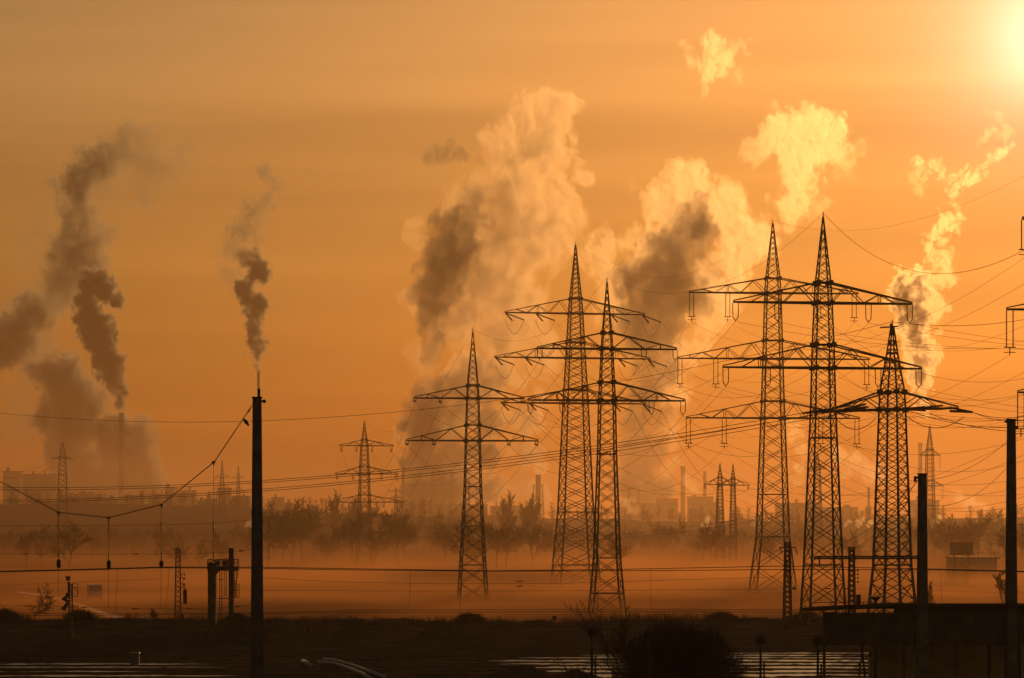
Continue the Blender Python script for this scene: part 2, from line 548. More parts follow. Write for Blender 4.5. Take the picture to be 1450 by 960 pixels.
def pylon(key, label, cx, d, top, prof, arms, yaw, leg=.24, brace=.105, ratio=.62, group='lattice pylons', base=0.0, category='pylon'):
    """prof: (photo y, half width px as seen).  arms: dict(y, yu, xl, xr, ins=[(x, length px, style)])."""
    s = d / FPX
    leg, brace = leg * .77, brace * .72
    cs, sn = math.cos(yaw), math.sin(abs(yaw))
    Z = lambda y: CAMZ + (HZ - y) * s
    root = thing('lattice_pylon', label, category, ((cx - CX) * s, d, base), yaw, group)
    tab = sorted((Z(y), hw * s / (cs + sn)) for y, hw in prof)
    slope = (tab[0][1] - tab[1][1]) / max(.1, tab[1][0] - tab[0][0])
    tab.insert(0, (base - .2, tab[0][1] + slope * (tab[0][0] - base + .2)))
    H = lambda z: lerp_table(tab, z)
    ztop = Z(top)
    # panel levels
    lv = [base]
    z = base
    while z < ztop - .6:
        z += max(.75, 2 * H(z) * ratio)
        lv.append(min(z, ztop))
    lv[-1] = ztop
    keys = sorted({round(Z(a[q]), 3) for a in arms for q in ('y', 'yu')})
    corners = ((-1, -1), (1, -1), (1, 1), (-1, 1))
    P = lambda c, z: Vector((c[0] * H(z), c[1] * H(z), z - base))
    knots = sorted(set([base - .2] + [q[0] for q in tab[1:]] + [ztop]))
    for c in corners:
        m = MB()
        for a, b in zip(knots, knots[1:]):
            wa, wb = leg * (1 - .55 * (a - base) / (ztop - base)), leg * (1 - .55 * (b - base) / (ztop - base))
            m.bar(P(c, a), P(c, b), wa, wb)
        m.build('leg', STEEL, root)
    m = MB()
    for a, b in zip(lv, lv[1:]):
        bw = brace * (1 - .4 * (a - base) / (ztop - base))
        for i in range(4):
            c, e = corners[i], corners[(i + 1) % 4]
            m.bar(P(c, a), P(e, b), bw, caps=False)
            m.bar(P(e, a), P(c, b), bw, caps=False)
    rings = [z for z in keys] + [q[0] for q in tab[1:-1]]
    for z in rings:
        for i in range(4):
            m.bar(P(corners[i], z), P(corners[(i + 1) % 4], z), brace * 1.5)
        for c in corners if z in keys else ():               # gusset plates at the joints
            p = P(c, z)
            m.box((p.x - .2, p.y - .2, p.z - .22), (p.x + .2, p.y + .2, p.z + .22))
    m.build('bracing', STEEL, root)
    m = MB()
    m.bar((0, 0, ztop - base - .3), (0, 0, ztop - base + .55), .12, .05)
    m.build('peak', STEEL, root)
    hooks = []
    for a in arms:
        zl, zu = Z(a['y']) - base, Z(a['yu']) - base
        xl, xr = (a['xl'] - cx) * s / cs, (a['xr'] - cx) * s / cs
        hl, hu = H(zl + base), H(zu + base)
        ar = MB()
        for x, sg in ((xl, -1), (xr, 1)):
            L = abs(x)
            tip = Vector((x, 0, zl))
            for sy in (-1, 1):
                b0, u0 = Vector((sg * hl, sy * hl, zl)), Vector((sg * hu, sy * hu, zu))
                t0 = tip + Vector((0, sy * .12, 0))
                ar.bar(b0, t0, .20, .16)
                ar.bar(u0, t0 + Vector((0, 0, .15)), .14, .10)
                n = max(3, int(round((L - hl) / 1.7)))
                prev = b0
                for k in range(1, n):
                    q = k / n
                    lo, up = b0.lerp(t0, q), u0.lerp(t0 + Vector((0, 0, .15)), q)
                    ar.bar(prev, up if k % 2 else lo, .075, caps=False)
                    prev = up if k % 2 else lo
                    if k % 3 == 0:
                        ar.bar(lo, up, .07, caps=False)
            n = max(3, int((L - hl) / 2.2))
            for k in range(1, n):
                q = k / n
                yy = hl + (.12 - hl) * q
                xx = sg * hl + (x - sg * hl) * q
                ar.bar((xx, -yy, zl), (xx, yy, zl), .07, caps=False)
                q2 = (k + 1) / n
                ar.bar((xx, -yy, zl), (sg * hl + (x - sg * hl) * q2, hl + (.12 - hl) * q2, zl), .06, caps=False)
        for sy in (-1, 1):
            ar.bar((-hl, sy * hl, zl), (hl, sy * hl, zl), .2)
        arm = ar.build('crossarm', STEEL, root)
        row = []
        for x, ln, style in a.get('ins', ()):
            lx, ll = (x - cx) * s / cs, ln * s
            im = MB()
            top_p = Vector((lx, 0, zl - .1))
            if style == 'hang':
                for o in (-.30, .30):
                    discs(im, top_p + Vector((o, 0, 0)), top_p + Vector((o, 0, -ll)), .085)
                im.bar(top_p + Vector((-.55, 0, -ll)), top_p + Vector((.55, 0, -ll)), .1)
                im.bar(top_p + Vector((-.55, 0, -ll - .45)), top_p + Vector((.55, 0, -ll - .45)), .07)
                im.bar(top_p + Vector((0, 0, -ll)), top_p + Vector((0, 0, -ll - .7)), .08)
                hook = top_p + Vector((0, 0, -ll - .7))
            elif style == 'loop':
                for o in (-.28, .28):
                    discs(im, top_p + Vector((o, 0, 0)), top_p + Vector((o * .9, 0, -ll)), .07)
                im.bar(top_p + Vector((-.25, 0, -ll)), top_p + Vector((0, 0, -ll - .35)), .07)
                im.bar(top_p + Vector((.25, 0, -ll)), top_p + Vector((0, 0, -ll - .35)), .07)
                hook = top_p + Vector((0, 0, -ll - .4))
            elif style == 'strain':                         # strings pulled out along the line, with the slack jumper below
                for o in (-.22, .22):
                    discs(im, top_p + Vector((0, o, 0)), top_p + Vector((ll * 1.0, o - 1.2, -ll * .42)), .1)
                    discs(im, top_p + Vector((0, o, 0)), top_p + Vector((ll * .55, o + 1.6, -ll * .40)), .1)
                e1, e2 = top_p + Vector((ll * 1.0, -1.2, -ll * .42)), top_p + Vector((ll * .1, 1.6, -ll * .35))
                mid = (e1 + e2) / 2 + Vector((0, 0, -ll * .85))
                im.path([e1 + (mid - e1) * q * 2 + Vector((0, 0, -.18 * math.sin(math.pi * q * 2) * ll)) if q < .5 else
                         mid + (e2 - mid) * (q - .5) * 2 + Vector((0, 0, -.18 * math.sin(math.pi * (q - .5) * 2) * ll)) for q in [i / 10 for i in range(11)]], .07, 3)
                hook = e1
            else:
                im.bar(top_p + Vector((-.25, 0, .1)), top_p + Vector((-.1, 0, -ll)), .1)
                im.bar(top_p + Vector((.25, 0, .1)), top_p + Vector((.05, 0, -ll)), .1)
                im.bar(top_p + Vector((-.3, 0, -ll)), top_p + Vector((.2, 0, -ll - .1)), .13)
                hook = top_p + Vector((0, 0, -ll - .1))
            im.build('insulator', CERAMIC, arm)
            row.append(hook)
        hooks.append(row)
    M = Matrix.Translation(root.location) @ Matrix.Rotation(yaw, 4, 'Z')
    PY[key] = dict(top=M @ Vector((0, 0, ztop - base + .4)), rows=[[M @ h for h in r] for r in hooks], root=root)
    return root


def discs(m, a, b, r):
    """A string of insulator discs."""
    a, b = Vector(a), Vector(b)
    L = (b - a).length
    n = max(4, int(L / .22))
    prof = [(r * .45, 0)]
    for i in range(n):
        h = L * (i + .5) / n
        prof += [(r * .45, h - L / n * .3), (r, h - L / n * .05), (r * .9, h + L / n * .1), (r * .45, h + L / n * .3)]
    prof.append((r * .45, L))
    m.lathe(prof, a, b - a, 5)


def hang(*xs, ln=30, st='hang'):
    return [(x, ln, st) for x in xs]


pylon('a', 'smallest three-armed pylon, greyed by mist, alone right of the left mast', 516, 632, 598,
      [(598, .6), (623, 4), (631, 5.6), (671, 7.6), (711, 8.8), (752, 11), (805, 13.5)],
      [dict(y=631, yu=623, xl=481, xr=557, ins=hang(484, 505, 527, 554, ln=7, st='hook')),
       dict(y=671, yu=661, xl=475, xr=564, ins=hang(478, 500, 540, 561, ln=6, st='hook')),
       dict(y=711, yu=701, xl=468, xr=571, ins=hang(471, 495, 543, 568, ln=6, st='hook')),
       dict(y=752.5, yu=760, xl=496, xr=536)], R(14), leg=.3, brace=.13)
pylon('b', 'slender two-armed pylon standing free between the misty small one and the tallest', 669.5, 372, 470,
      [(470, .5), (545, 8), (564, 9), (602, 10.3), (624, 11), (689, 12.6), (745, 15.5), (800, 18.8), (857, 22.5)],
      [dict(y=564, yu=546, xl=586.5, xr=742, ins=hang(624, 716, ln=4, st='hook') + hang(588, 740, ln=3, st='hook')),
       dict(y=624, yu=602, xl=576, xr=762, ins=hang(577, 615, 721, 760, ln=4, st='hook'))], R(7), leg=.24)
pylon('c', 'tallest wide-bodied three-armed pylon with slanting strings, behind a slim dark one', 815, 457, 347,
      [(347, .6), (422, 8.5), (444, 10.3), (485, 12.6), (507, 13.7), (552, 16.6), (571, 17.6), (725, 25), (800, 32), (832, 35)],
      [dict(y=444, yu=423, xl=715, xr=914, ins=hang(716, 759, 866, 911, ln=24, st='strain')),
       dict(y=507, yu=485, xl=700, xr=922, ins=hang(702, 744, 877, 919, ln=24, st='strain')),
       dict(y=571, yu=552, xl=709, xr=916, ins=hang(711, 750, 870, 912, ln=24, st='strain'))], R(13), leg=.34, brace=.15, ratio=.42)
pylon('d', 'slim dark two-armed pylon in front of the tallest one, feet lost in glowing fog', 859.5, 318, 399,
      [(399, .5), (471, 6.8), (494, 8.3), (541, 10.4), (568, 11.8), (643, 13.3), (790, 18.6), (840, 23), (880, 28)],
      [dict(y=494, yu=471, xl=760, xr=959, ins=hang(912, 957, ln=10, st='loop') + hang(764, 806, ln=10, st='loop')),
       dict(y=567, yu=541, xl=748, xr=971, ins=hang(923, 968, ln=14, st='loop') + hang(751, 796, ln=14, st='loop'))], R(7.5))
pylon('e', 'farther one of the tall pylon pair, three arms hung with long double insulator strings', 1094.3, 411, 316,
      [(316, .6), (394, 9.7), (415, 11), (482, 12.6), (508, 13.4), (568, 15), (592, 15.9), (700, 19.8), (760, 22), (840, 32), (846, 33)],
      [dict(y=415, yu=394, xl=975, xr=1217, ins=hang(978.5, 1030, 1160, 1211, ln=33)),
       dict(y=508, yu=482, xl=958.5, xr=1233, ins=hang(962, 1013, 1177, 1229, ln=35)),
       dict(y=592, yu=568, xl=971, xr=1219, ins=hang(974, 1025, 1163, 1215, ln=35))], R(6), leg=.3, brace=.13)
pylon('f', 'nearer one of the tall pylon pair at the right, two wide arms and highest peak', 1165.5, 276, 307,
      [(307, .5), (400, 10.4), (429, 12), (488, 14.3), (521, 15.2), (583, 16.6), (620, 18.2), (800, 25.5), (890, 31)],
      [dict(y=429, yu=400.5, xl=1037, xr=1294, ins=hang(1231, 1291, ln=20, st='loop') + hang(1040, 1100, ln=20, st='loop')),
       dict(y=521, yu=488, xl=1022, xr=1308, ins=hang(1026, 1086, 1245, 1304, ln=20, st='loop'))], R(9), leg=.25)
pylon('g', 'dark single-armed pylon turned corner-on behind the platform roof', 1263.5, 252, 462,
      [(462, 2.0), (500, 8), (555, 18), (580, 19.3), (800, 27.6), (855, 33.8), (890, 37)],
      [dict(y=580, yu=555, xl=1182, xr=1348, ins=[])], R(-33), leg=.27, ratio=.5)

# the corner-on pylon carries its strings lying flat along the line, and a short bar on the peak
g = PY['g']
root = g['root']
Mi = (Matrix.Translation(root.location) @ Matrix.Rotation(R(-33), 4, 'Z')).inverted()
arm = [o for o in root.children if o.name.startswith('crossarm')][0]
g['left'], g['right'] = [], []
for x0, x1, y0, y1, side in ((1205, 1136, 579, 585, 'left'), (1230, 1180, 581, 583, 'left'), (1226, 1196, 577, 579, 'left'),
                             (1345, 1377, 582, 583.5, 'right'), (1310, 1280, 581, 579, 'right'), (1335, 1300, 579, 578, 'right')):
    m = MB()
    a, b = Mi @ at(x0, y0, 253), Mi @ at(x1, y1, 250 if side == 'left' else 256)
    discs(m, a, b, .13); discs(m, a + Vector((0, 0, .3)), b, .11)
    m.build('insulator', CERAMIC, arm)
    g[side].append(at(x1, y1, 250 if side == 'left' else 256))
m = MB()
m.bar(Mi @ at(1246, 464, 252), Mi @ at(1272, 462, 252), .12)
m.bar(Mi @ at(1262, 458, 252), Mi @ at(1263, 470, 252), .2)
m.build('earth_wire_bracket', STEEL, root)
# slack jumpers under it
jm = MB()
for x0, x1, y, dp in ((1183, 1240, 600, 16), (1285, 1365, 598, 16)):
    jm.path([Mi @ (at(x0 + (x1 - x0) * q, y - 8 + dp * (1 - (2 * q - 1) ** 2), 252)) for q in [i / 12 for i in range(13)]], .07, 3)
jm.build('jumper_wire', WIRE, root)

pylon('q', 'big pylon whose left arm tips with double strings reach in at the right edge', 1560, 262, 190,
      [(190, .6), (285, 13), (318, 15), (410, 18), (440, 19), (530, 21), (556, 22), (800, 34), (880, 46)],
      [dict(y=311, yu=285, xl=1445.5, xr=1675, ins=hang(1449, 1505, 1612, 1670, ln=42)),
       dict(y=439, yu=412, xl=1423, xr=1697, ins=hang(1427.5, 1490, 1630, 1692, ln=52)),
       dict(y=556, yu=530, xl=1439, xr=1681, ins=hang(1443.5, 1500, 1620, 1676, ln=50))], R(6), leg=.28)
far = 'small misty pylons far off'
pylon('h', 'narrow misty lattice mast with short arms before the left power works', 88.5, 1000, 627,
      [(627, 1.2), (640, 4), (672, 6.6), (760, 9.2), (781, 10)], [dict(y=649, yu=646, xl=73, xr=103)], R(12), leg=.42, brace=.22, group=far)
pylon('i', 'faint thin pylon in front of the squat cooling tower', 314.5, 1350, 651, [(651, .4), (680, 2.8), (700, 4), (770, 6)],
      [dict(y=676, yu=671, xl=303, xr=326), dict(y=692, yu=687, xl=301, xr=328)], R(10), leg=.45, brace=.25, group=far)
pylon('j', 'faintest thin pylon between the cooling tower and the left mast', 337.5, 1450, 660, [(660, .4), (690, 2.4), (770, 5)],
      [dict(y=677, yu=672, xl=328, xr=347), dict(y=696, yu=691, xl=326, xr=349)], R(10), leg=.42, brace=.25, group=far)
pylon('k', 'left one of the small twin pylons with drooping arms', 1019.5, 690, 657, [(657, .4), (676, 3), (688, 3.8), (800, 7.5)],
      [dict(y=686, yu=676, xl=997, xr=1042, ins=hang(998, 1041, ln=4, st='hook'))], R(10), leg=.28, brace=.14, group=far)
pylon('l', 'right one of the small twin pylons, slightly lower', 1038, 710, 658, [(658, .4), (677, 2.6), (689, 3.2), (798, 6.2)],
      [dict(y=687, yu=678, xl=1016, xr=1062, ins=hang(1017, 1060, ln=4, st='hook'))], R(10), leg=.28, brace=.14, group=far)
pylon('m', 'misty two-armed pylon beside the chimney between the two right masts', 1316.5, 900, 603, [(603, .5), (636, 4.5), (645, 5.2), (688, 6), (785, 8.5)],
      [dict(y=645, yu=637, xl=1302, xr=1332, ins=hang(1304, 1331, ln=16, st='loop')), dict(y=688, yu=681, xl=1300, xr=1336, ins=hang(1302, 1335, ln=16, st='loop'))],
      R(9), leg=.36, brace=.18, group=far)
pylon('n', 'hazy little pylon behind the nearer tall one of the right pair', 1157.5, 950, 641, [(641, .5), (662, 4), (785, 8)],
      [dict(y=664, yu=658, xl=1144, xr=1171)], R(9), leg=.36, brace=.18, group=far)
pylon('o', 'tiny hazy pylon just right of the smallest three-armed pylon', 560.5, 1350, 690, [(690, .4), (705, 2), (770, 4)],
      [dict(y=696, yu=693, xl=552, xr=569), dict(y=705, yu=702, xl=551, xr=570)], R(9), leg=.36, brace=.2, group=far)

# ------------------------------------------------------------------ conductors between the pylons
def wire(a, b, sag, label, dia=.033, group='power lines between the pylons', name='power_line', cat='power line', n=28, mat=None):
    a, b = Vector(a), Vector(b)
    m = MB()
    o = (a + b) / 2
    m.path([a.lerp(b, i / n) - o - Vector((0, 0, 4 * sag * (i / n) * (1 - i / n))) for i in range(n + 1)], dia, 3)
    w = m.build(name, mat or WIRE, loc=o)
    return tag(w, label, cat, group)


PLACE = ['outer left', 'inner left', 'inner right', 'outer right']
TIER = ['upper', 'middle', 'lower']


def span(k1, k2, n1_, n2_, sag, rows=None, dia=.033):
    A, B = PY[k1], PY[k2]
    for r in range(min(len(A['rows']), len(B['rows']))):
        ra, rb = sorted(A['rows'][r], key=lambda p: p.x / p.y), sorted(B['rows'][r], key=lambda p: p.x / p.y)
        ta = TIER[r] if len(A['rows']) > 2 else ('upper', 'lower')[min(r, 1)]
        for q, (p, s_) in enumerate(zip(ra, rb)):
            wire(p, s_, sag, f'wire, {ta} arm of {n1_} to {n2_}, {PLACE[q]}', dia)
    wire(A['top'], B['top'], sag * .75, f'thin earth wire, peak of {n1_} to {n2_}', dia * .8)


def ends(k, pts, sag, who, where, dia=.033):
    """From each string of pylon k to points off the picture."""
    for r, row in enumerate(PY[k]['rows']):
        row = sorted(row, key=lambda p: p.x / p.y)
        t = TIER[r] if len(PY[k]['rows']) > 2 else ('upper', 'lower')[min(r, 1)]
        for q, p in enumerate(row):
            wire(p, pts(r, q, p), sag, f'wire, {t} arm of {who} {where}, {PLACE[q]}', dia)


span('q', 'e', 'the edge pylon', 'the farther tall one', 6)
span('e', 'c', 'the farther tall pylon', 'the tallest', 9)
span('f', 'd', 'the nearer tall pylon', 'the slim dark one', 5.5)
span('d', 'b', 'the slim dark pylon', 'the slender free one', 5)
span('b', 'a', 'the slender free pylon', 'the smallest', 9)
span('k', 'l', 'the left twin', 'the right twin', .6)
ends('f', lambda r, q, p: Vector((p.x + 62, 205, p.z + 4)), 6, 'the nearer tall pylon', 'out past the edge')
wire(PY['f']['top'], at(1530, 300, 200), 5, 'thin earth wire from the highest peak out past the right edge', .045)
for i, (x, y, d) in enumerate(((1470, 585, 1250), (1468, 640, 1250))):
    pass
# the corner-on pylon's line crosses the whole view
for i, (yl, p) in enumerate(zip((688, 692, 708, 711), (g['left'][0], g['left'][1], g['left'][2], at(1215, 581, 253)))):
    wire(at(-70, yl, 330), p, 2.2, 'long wire crossing the view to the corner-on pylon, ' + ('topmost', 'second', 'third', 'lowest')[i] + ' of four', .06,
         'four wires of the corner-on pylon')
wire(at(-70, 577, 330), PY['g']['top'], 4.5, 'lone thin wire crossing high from the left edge to the corner-on pylon', .045)
wire(PY['g']['top'], at(1520, 437, 240), .8, 'thin wire from the peak of the corner-on pylon to the right edge', .045)
for i, (p, y) in enumerate(((g['right'][0], 553), (g['right'][0], 566), (g['right'][1], 590), (g['right'][2], 600))):
    wire(p, at(1530, y, 230), 1.2, 'wire leaving the corner-on pylon towards the right edge, ' + ('topmost', 'second', 'third', 'lowest')[i] + ' of four', .055, 'four wires of the corner-on pylon')
# lines of the far pylons, strung out of sight on the right
for i, (ya, yb, sg) in enumerate(((462, 497, 6), (478, 515, 7), (488, 508, 8), (521, 540, 7), (536, 562, 6), (600, 575, 6), (612, 598, 7), (628, 640, 6), (648, 655, 8), (662, 668, 7))):
    wire(at(1180 - 30 * (i % 3), ya, 430 + 10 * i), at(1560, yb, 380 + 8 * i), sg, 'thin far wire among many sagging behind the corner-on pylon', .055, 'sagging wires behind the corner-on pylon')
for i, (ya, yb) in enumerate(((655, 690), (672, 700), (684, 706))):
    wire(PY['m']['rows'][min(i, 1)][i % 2], at(1040 - 8 * i, yb, 1000), 9, 'very thin wire low between the misty pylon and the small twins', .09, 'wires between the far pylons')
for i, (x, y) in enumerate(((-40, 652), (-40, 668))):
    wire(at(80 + 17 * i, 649, 1000), at(x, y, 900), 4, 'thin wire from the narrow misty mast out past the left edge', .09, 'wires of the far left mast')
for i, y in enumerate((649, 649)):
    wire(at(80 + 17 * i, y, 1000), at(312 + 6 * i, 676, 1350), 8, 'thin wire from the narrow misty mast to the pylon at the cooling tower', .09, 'wires of the far left mast')
for i in range(4):
    a = sorted(PY['c']['rows'][2], key=lambda p: p.x)[i]
    wire(a, PY['kl'[i // 2]]['rows'][0][i % 2], 6, 'wire from the lowest arm of the tallest pylon to the twins, ' + PLACE[i], .06)
for i, (y0, y1) in enumerate(((743, 722), (747, 728))):
    wire(PY['a']['root'].location + Vector((.5 + i, 0, 8.2 - .4 * i)), at(1120, y1, 560), 3.5, 'low dim wire running off to the right from the waist of the smallest pylon', .08, 'low dim wires')

# ------------------------------------------------------------------ trees
def bare_tree(seed, h, spread=.5, levels=5, trunk=.14, tip=.035, up=.35, kids=(3, 4), first=.22, n=3):
    """Returns (trunk builder, crown builder): a leafless tree grown by forking."""
    rr = random.Random(seed)
    tr, cr = MB(), MB()

    def grow(p, d, ln, r, lev):
        segs = 3 if lev > 1 else 2
        pts = [p]
        for i in range(segs):
            d = (d + Vector((rr.gauss(0, .12), rr.gauss(0, .12), .05 * up + rr.gauss(0, .08)))).normalized()
            pts.append(pts[-1] + d * ln / segs)
        m = tr if lev == levels else cr
        for i in range(segs):
            a, b = r * (1 - .5 * i / segs), r * (1 - .5 * (i + 1) / segs)
            m.bar(pts[i], pts[i + 1], max(tip, 2 * a), max(tip, 2 * b), n if lev < levels else 6, caps=False)
        if lev == 0:
            return
        k = rr.randint(*kids) + (2 if lev == levels else 0)
        for j in range(k):
            q = first + (1 - first) * (j + rr.random()) / k if lev == levels else .25 + .75 * (j + rr.random()) / k
            q = min(q, .999)
            i = int(q * segs)
            base = pts[i].lerp(pts[i + 1], q * segs - i)
            an = rr.uniform(0, 2 * math.pi)
            side = Vector((math.cos(an), math.sin(an), 0))
            side = (side - d * side.dot(d)).normalized()
            nd = (d * (1 - spread) + side * spread * rr.uniform(.7, 1.3) + Vector((0, 0, up * .5))).normalized()
            grow(base, nd, ln * rr.uniform(.5, .72) * (1.15 - .45 * q), r * rr.uniform(.4, .55), lev - 1)
        grow(pts[-1], d, ln * .55, r * .5, lev - 1)

    grow(Vector((0, 0, -.1)), Vector((rr.gauss(0, .04), rr.gauss(0, .04), 1)), h * .52, trunk, levels)
    top = max(v.z for v in cr.v)
    for m in (tr, cr):
        for v in m.v:
            v *= h / top
    return tr, cr


def make_tree(name, label, cat, px, py_top, d, seed, group=None, base=0.0, **kw):
    c = at(px, py_top, d)
    h = c.z - base
    t = thing(name, label, cat, (c.x, d, base), group=group)
    tr, cr = bare_tree(seed, h, **kw)
    tr.build('trunk', BARK, t)
    cr.build('crown', TWIG, t)
    return t


def copy_thing(src, loc, rz, sc=(1, 1, 1), label=None):
    o = src.copy()
    COL.objects.link(o)
    o.location, o.rotation_euler, o.scale = loc, (0, 0, rz), sc
    if label: o['label'] = label
    for ch in src.children:
        c = ch.copy()
        COL.objects.link(c)
        c.parent = o
    return o


sky_top = ((0, 742), (60, 738), (370, 738), (384, 708), (440, 706), (455, 722), (520, 726), (560, 722), (640, 716), (690, 722), (760, 728), (800, 738), (900, 738), (960, 735), (1010, 742),
           (1230, 744), (1300, 738), (1335, 722), (1365, 720), (1400, 730), (1460, 726))
LBL = 'bare tree of the misty belt across the far plain'
GRP = 'bare trees of the misty belt'
protos = []
for i in range(5):
    t = make_tree('bare_tree', LBL, 'tree', 400 + 60 * i, 715, 850, 11 + i, GRP, levels=4, trunk=.2, tip=.085, kids=(4, 5), spread=.5)
    protos.append(t)
rr = random.Random(4)
place = []
for px in list(range(384, 450, 13)) + list(range(456, 700, 14)) + list(range(706, 1000, 15)) + list(range(1006, 1330, 17)) + list(range(1332, 1460, 11)) + list(range(-5, 380, 17)):
    x = px + rr.uniform(-6, 6)
    d = rr.uniform(590, 940)
    place.append((x + rr.gauss(0, 5), lerp_table(sky_top, x) + rr.choice((-4, 2, 6, 10, 18, 26)) + rr.uniform(-3, 5), d))
for i, (x, y, d) in enumerate(place):
    c = at(x, y, d)
    src = protos[i % 5]
    hh = (715, 850)
    h0 = CAMZ + (740 - 715) / FPX * 850
    s_ = c.z / h0
    if i < 5:
        o = src
        o.location, o.rotation_euler, o.scale = (c.x, d, 0), (0, 0, rr.uniform(0, 6)), (s_ * rr.uniform(.9, 1.4), s_ * 1.2, s_)
    else:
        copy_thing(src, (c.x, d, 0), rr.uniform(0, 6), (s_ * rr.uniform(.9, 1.4), s_ * 1.2, s_))
LP = 'slim poplar rising over the misty tree belt'
pop = make_tree('poplar_tree', LP + ', leftmost', 'tree', 474, 690, 980, 31, 'poplars over the tree belt', levels=4, trunk=.25, tip=.09, kids=(5, 6), spread=.2, up=.9, first=.1)
h0 = CAMZ + (740 - 690) / FPX * 980
for x, y, w, lab in ((500, 700, 1, 'directly left of the smallest pylon'), (716, 691, 1.2, 'left one of three in a row'), (740, 696, 1.1, 'middle one of three in a row'), (753, 703, .9, 'right one of three in a row')):
    c = at(x, y, 980)
    copy_thing(pop, (c.x, 980, 0), x, (w, w, c.z / h0), LP + ', ' + lab)
# the wood behind them that reads as one mass
wood = MB()
rr = random.Random(9)
for i in range(560):
    px = rr.uniform(-60, 1510)
    d = rr.uniform(960, 1130) if i < 330 else 1470
    y = lerp_table(sky_top, px) + rr.uniform(4, 26)
    c = at(px, y, d)
    h = c.z
    g0 = 0
    if i >= 330:
        g0 = 8 + (740 - lerp_table(tab, px)) / FPX * 1500
        h = rr.uniform(5, 10)
    wood.bar((c.x, d, g0), (c.x, d, g0 + h), .45, .1, 3, False)
    for k in range(34):
        z = h * (.2 + .8 * rr.random())
        an, ln = rr.uniform(0, 6.28), rr.uniform(.8, 1.0) * (3.2 - 2.2 * z / h) * 1.3
        wood.bar((c.x, d, g0 + z * .92), (c.x + math.cos(an) * ln, d + math.sin(an) * ln, g0 + z + ln * .6), .22, .07, 3, False)
tag(wood.build('woods', TWIG), kind='stuff')

# single trees and shrubs closer by
make_tree('bare_tree', 'small bare tree on the bank at far left', 'tree', 48, 824, 291, 51, levels=4, trunk=.045, tip=.03, spread=.6, kids=(3, 4), first=.15)
make_tree('bare_shrub', 'faint bare shrub left of the lattice mast with the counterweight', 'shrub', 217, 860, 292, 52, levels=4, trunk=.06, tip=.03, spread=.35, kids=(4, 6), first=.02, up=.8)
make_tree('bare_tree', 'bare bushy tree behind the far right concrete mast', 'tree', 1423, 806, 330, 53, levels=5, trunk=.14, tip=.035, spread=.5)
make_tree('bare_shrub', 'thin bare shrub over the platform roof, right of the slim mast', 'shrub', 1322, 822, 320, 54, levels=4, trunk=.08, tip=.035, spread=.4, kids=(4, 6), first=.05)
make_tree('bare_tree', 'tiny twiggy tree on the bank between the left mast and the small heap', 'tree', 436, 884, 262, 55, levels=4, trunk=.06, tip=.025, spread=.5)
make_tree('bare_tree', 'bare twiggy sapling sticking up out of the big dark shrub', 'tree', 966, 846, 92, 56, levels=5, trunk=.055, tip=.011, spread=.42, up=.5)

# the big rounded shrub in front of the tracks
c = at(960, 884, 88)
t = thing('bushy_shrub', 'big dark rounded shrub of dense twigs in front of the snowy tracks', 'shrub', (c.x, 88, 0))
m = MB()
rr = random.Random(3)
for k in range(7):
    an = k * .9
    m.path([(0.1 * math.cos(an), .1 * math.sin(an), 0), (.3 * math.cos(an), .3 * math.sin(an), 2.5), (.9 * math.cos(an), .7 * math.sin(an), 5.2)], .12, 5, .05)
m.build('trunk', BARK, t)
m = MB()
for k in range(9500):
    u, v, q = rr.uniform(0, 6.283), rr.uniform(-1, 1), rr.random() ** .4
    sp = math.sqrt(1 - v * v)
    lump = 1 + .22 * mnoise.noise(Vector((math.cos(u) * sp * 2.2, math.sin(u) * sp * 2.2, v * 2.2)))
    p = Vector((math.cos(u) * sp * 1.85 * q * lump, math.sin(u) * sp * 1.4 * q * lump, 5.25 + v * 1.55 * q * lump))
    dr = Vector((math.cos(u) * sp, math.sin(u) * sp, v + .5)) + Vector((rr.gauss(0, .5), rr.gauss(0, .5), rr.gauss(0, .5)))
    dr.normalize()
    e = p + dr * rr.uniform(.18, .45)
    m.bar(p, e, .02, .008, 3, False)
    for _ in range(2):
        b = p.lerp(e, rr.random())
        m.bar(b, b + (dr + Vector((rr.gauss(0, .7), rr.gauss(0, .7), rr.gauss(0, .7)))).normalized() * rr.uniform(.1, .25), .011, .006, 3, False)
m.build('crown', TWIG, t)

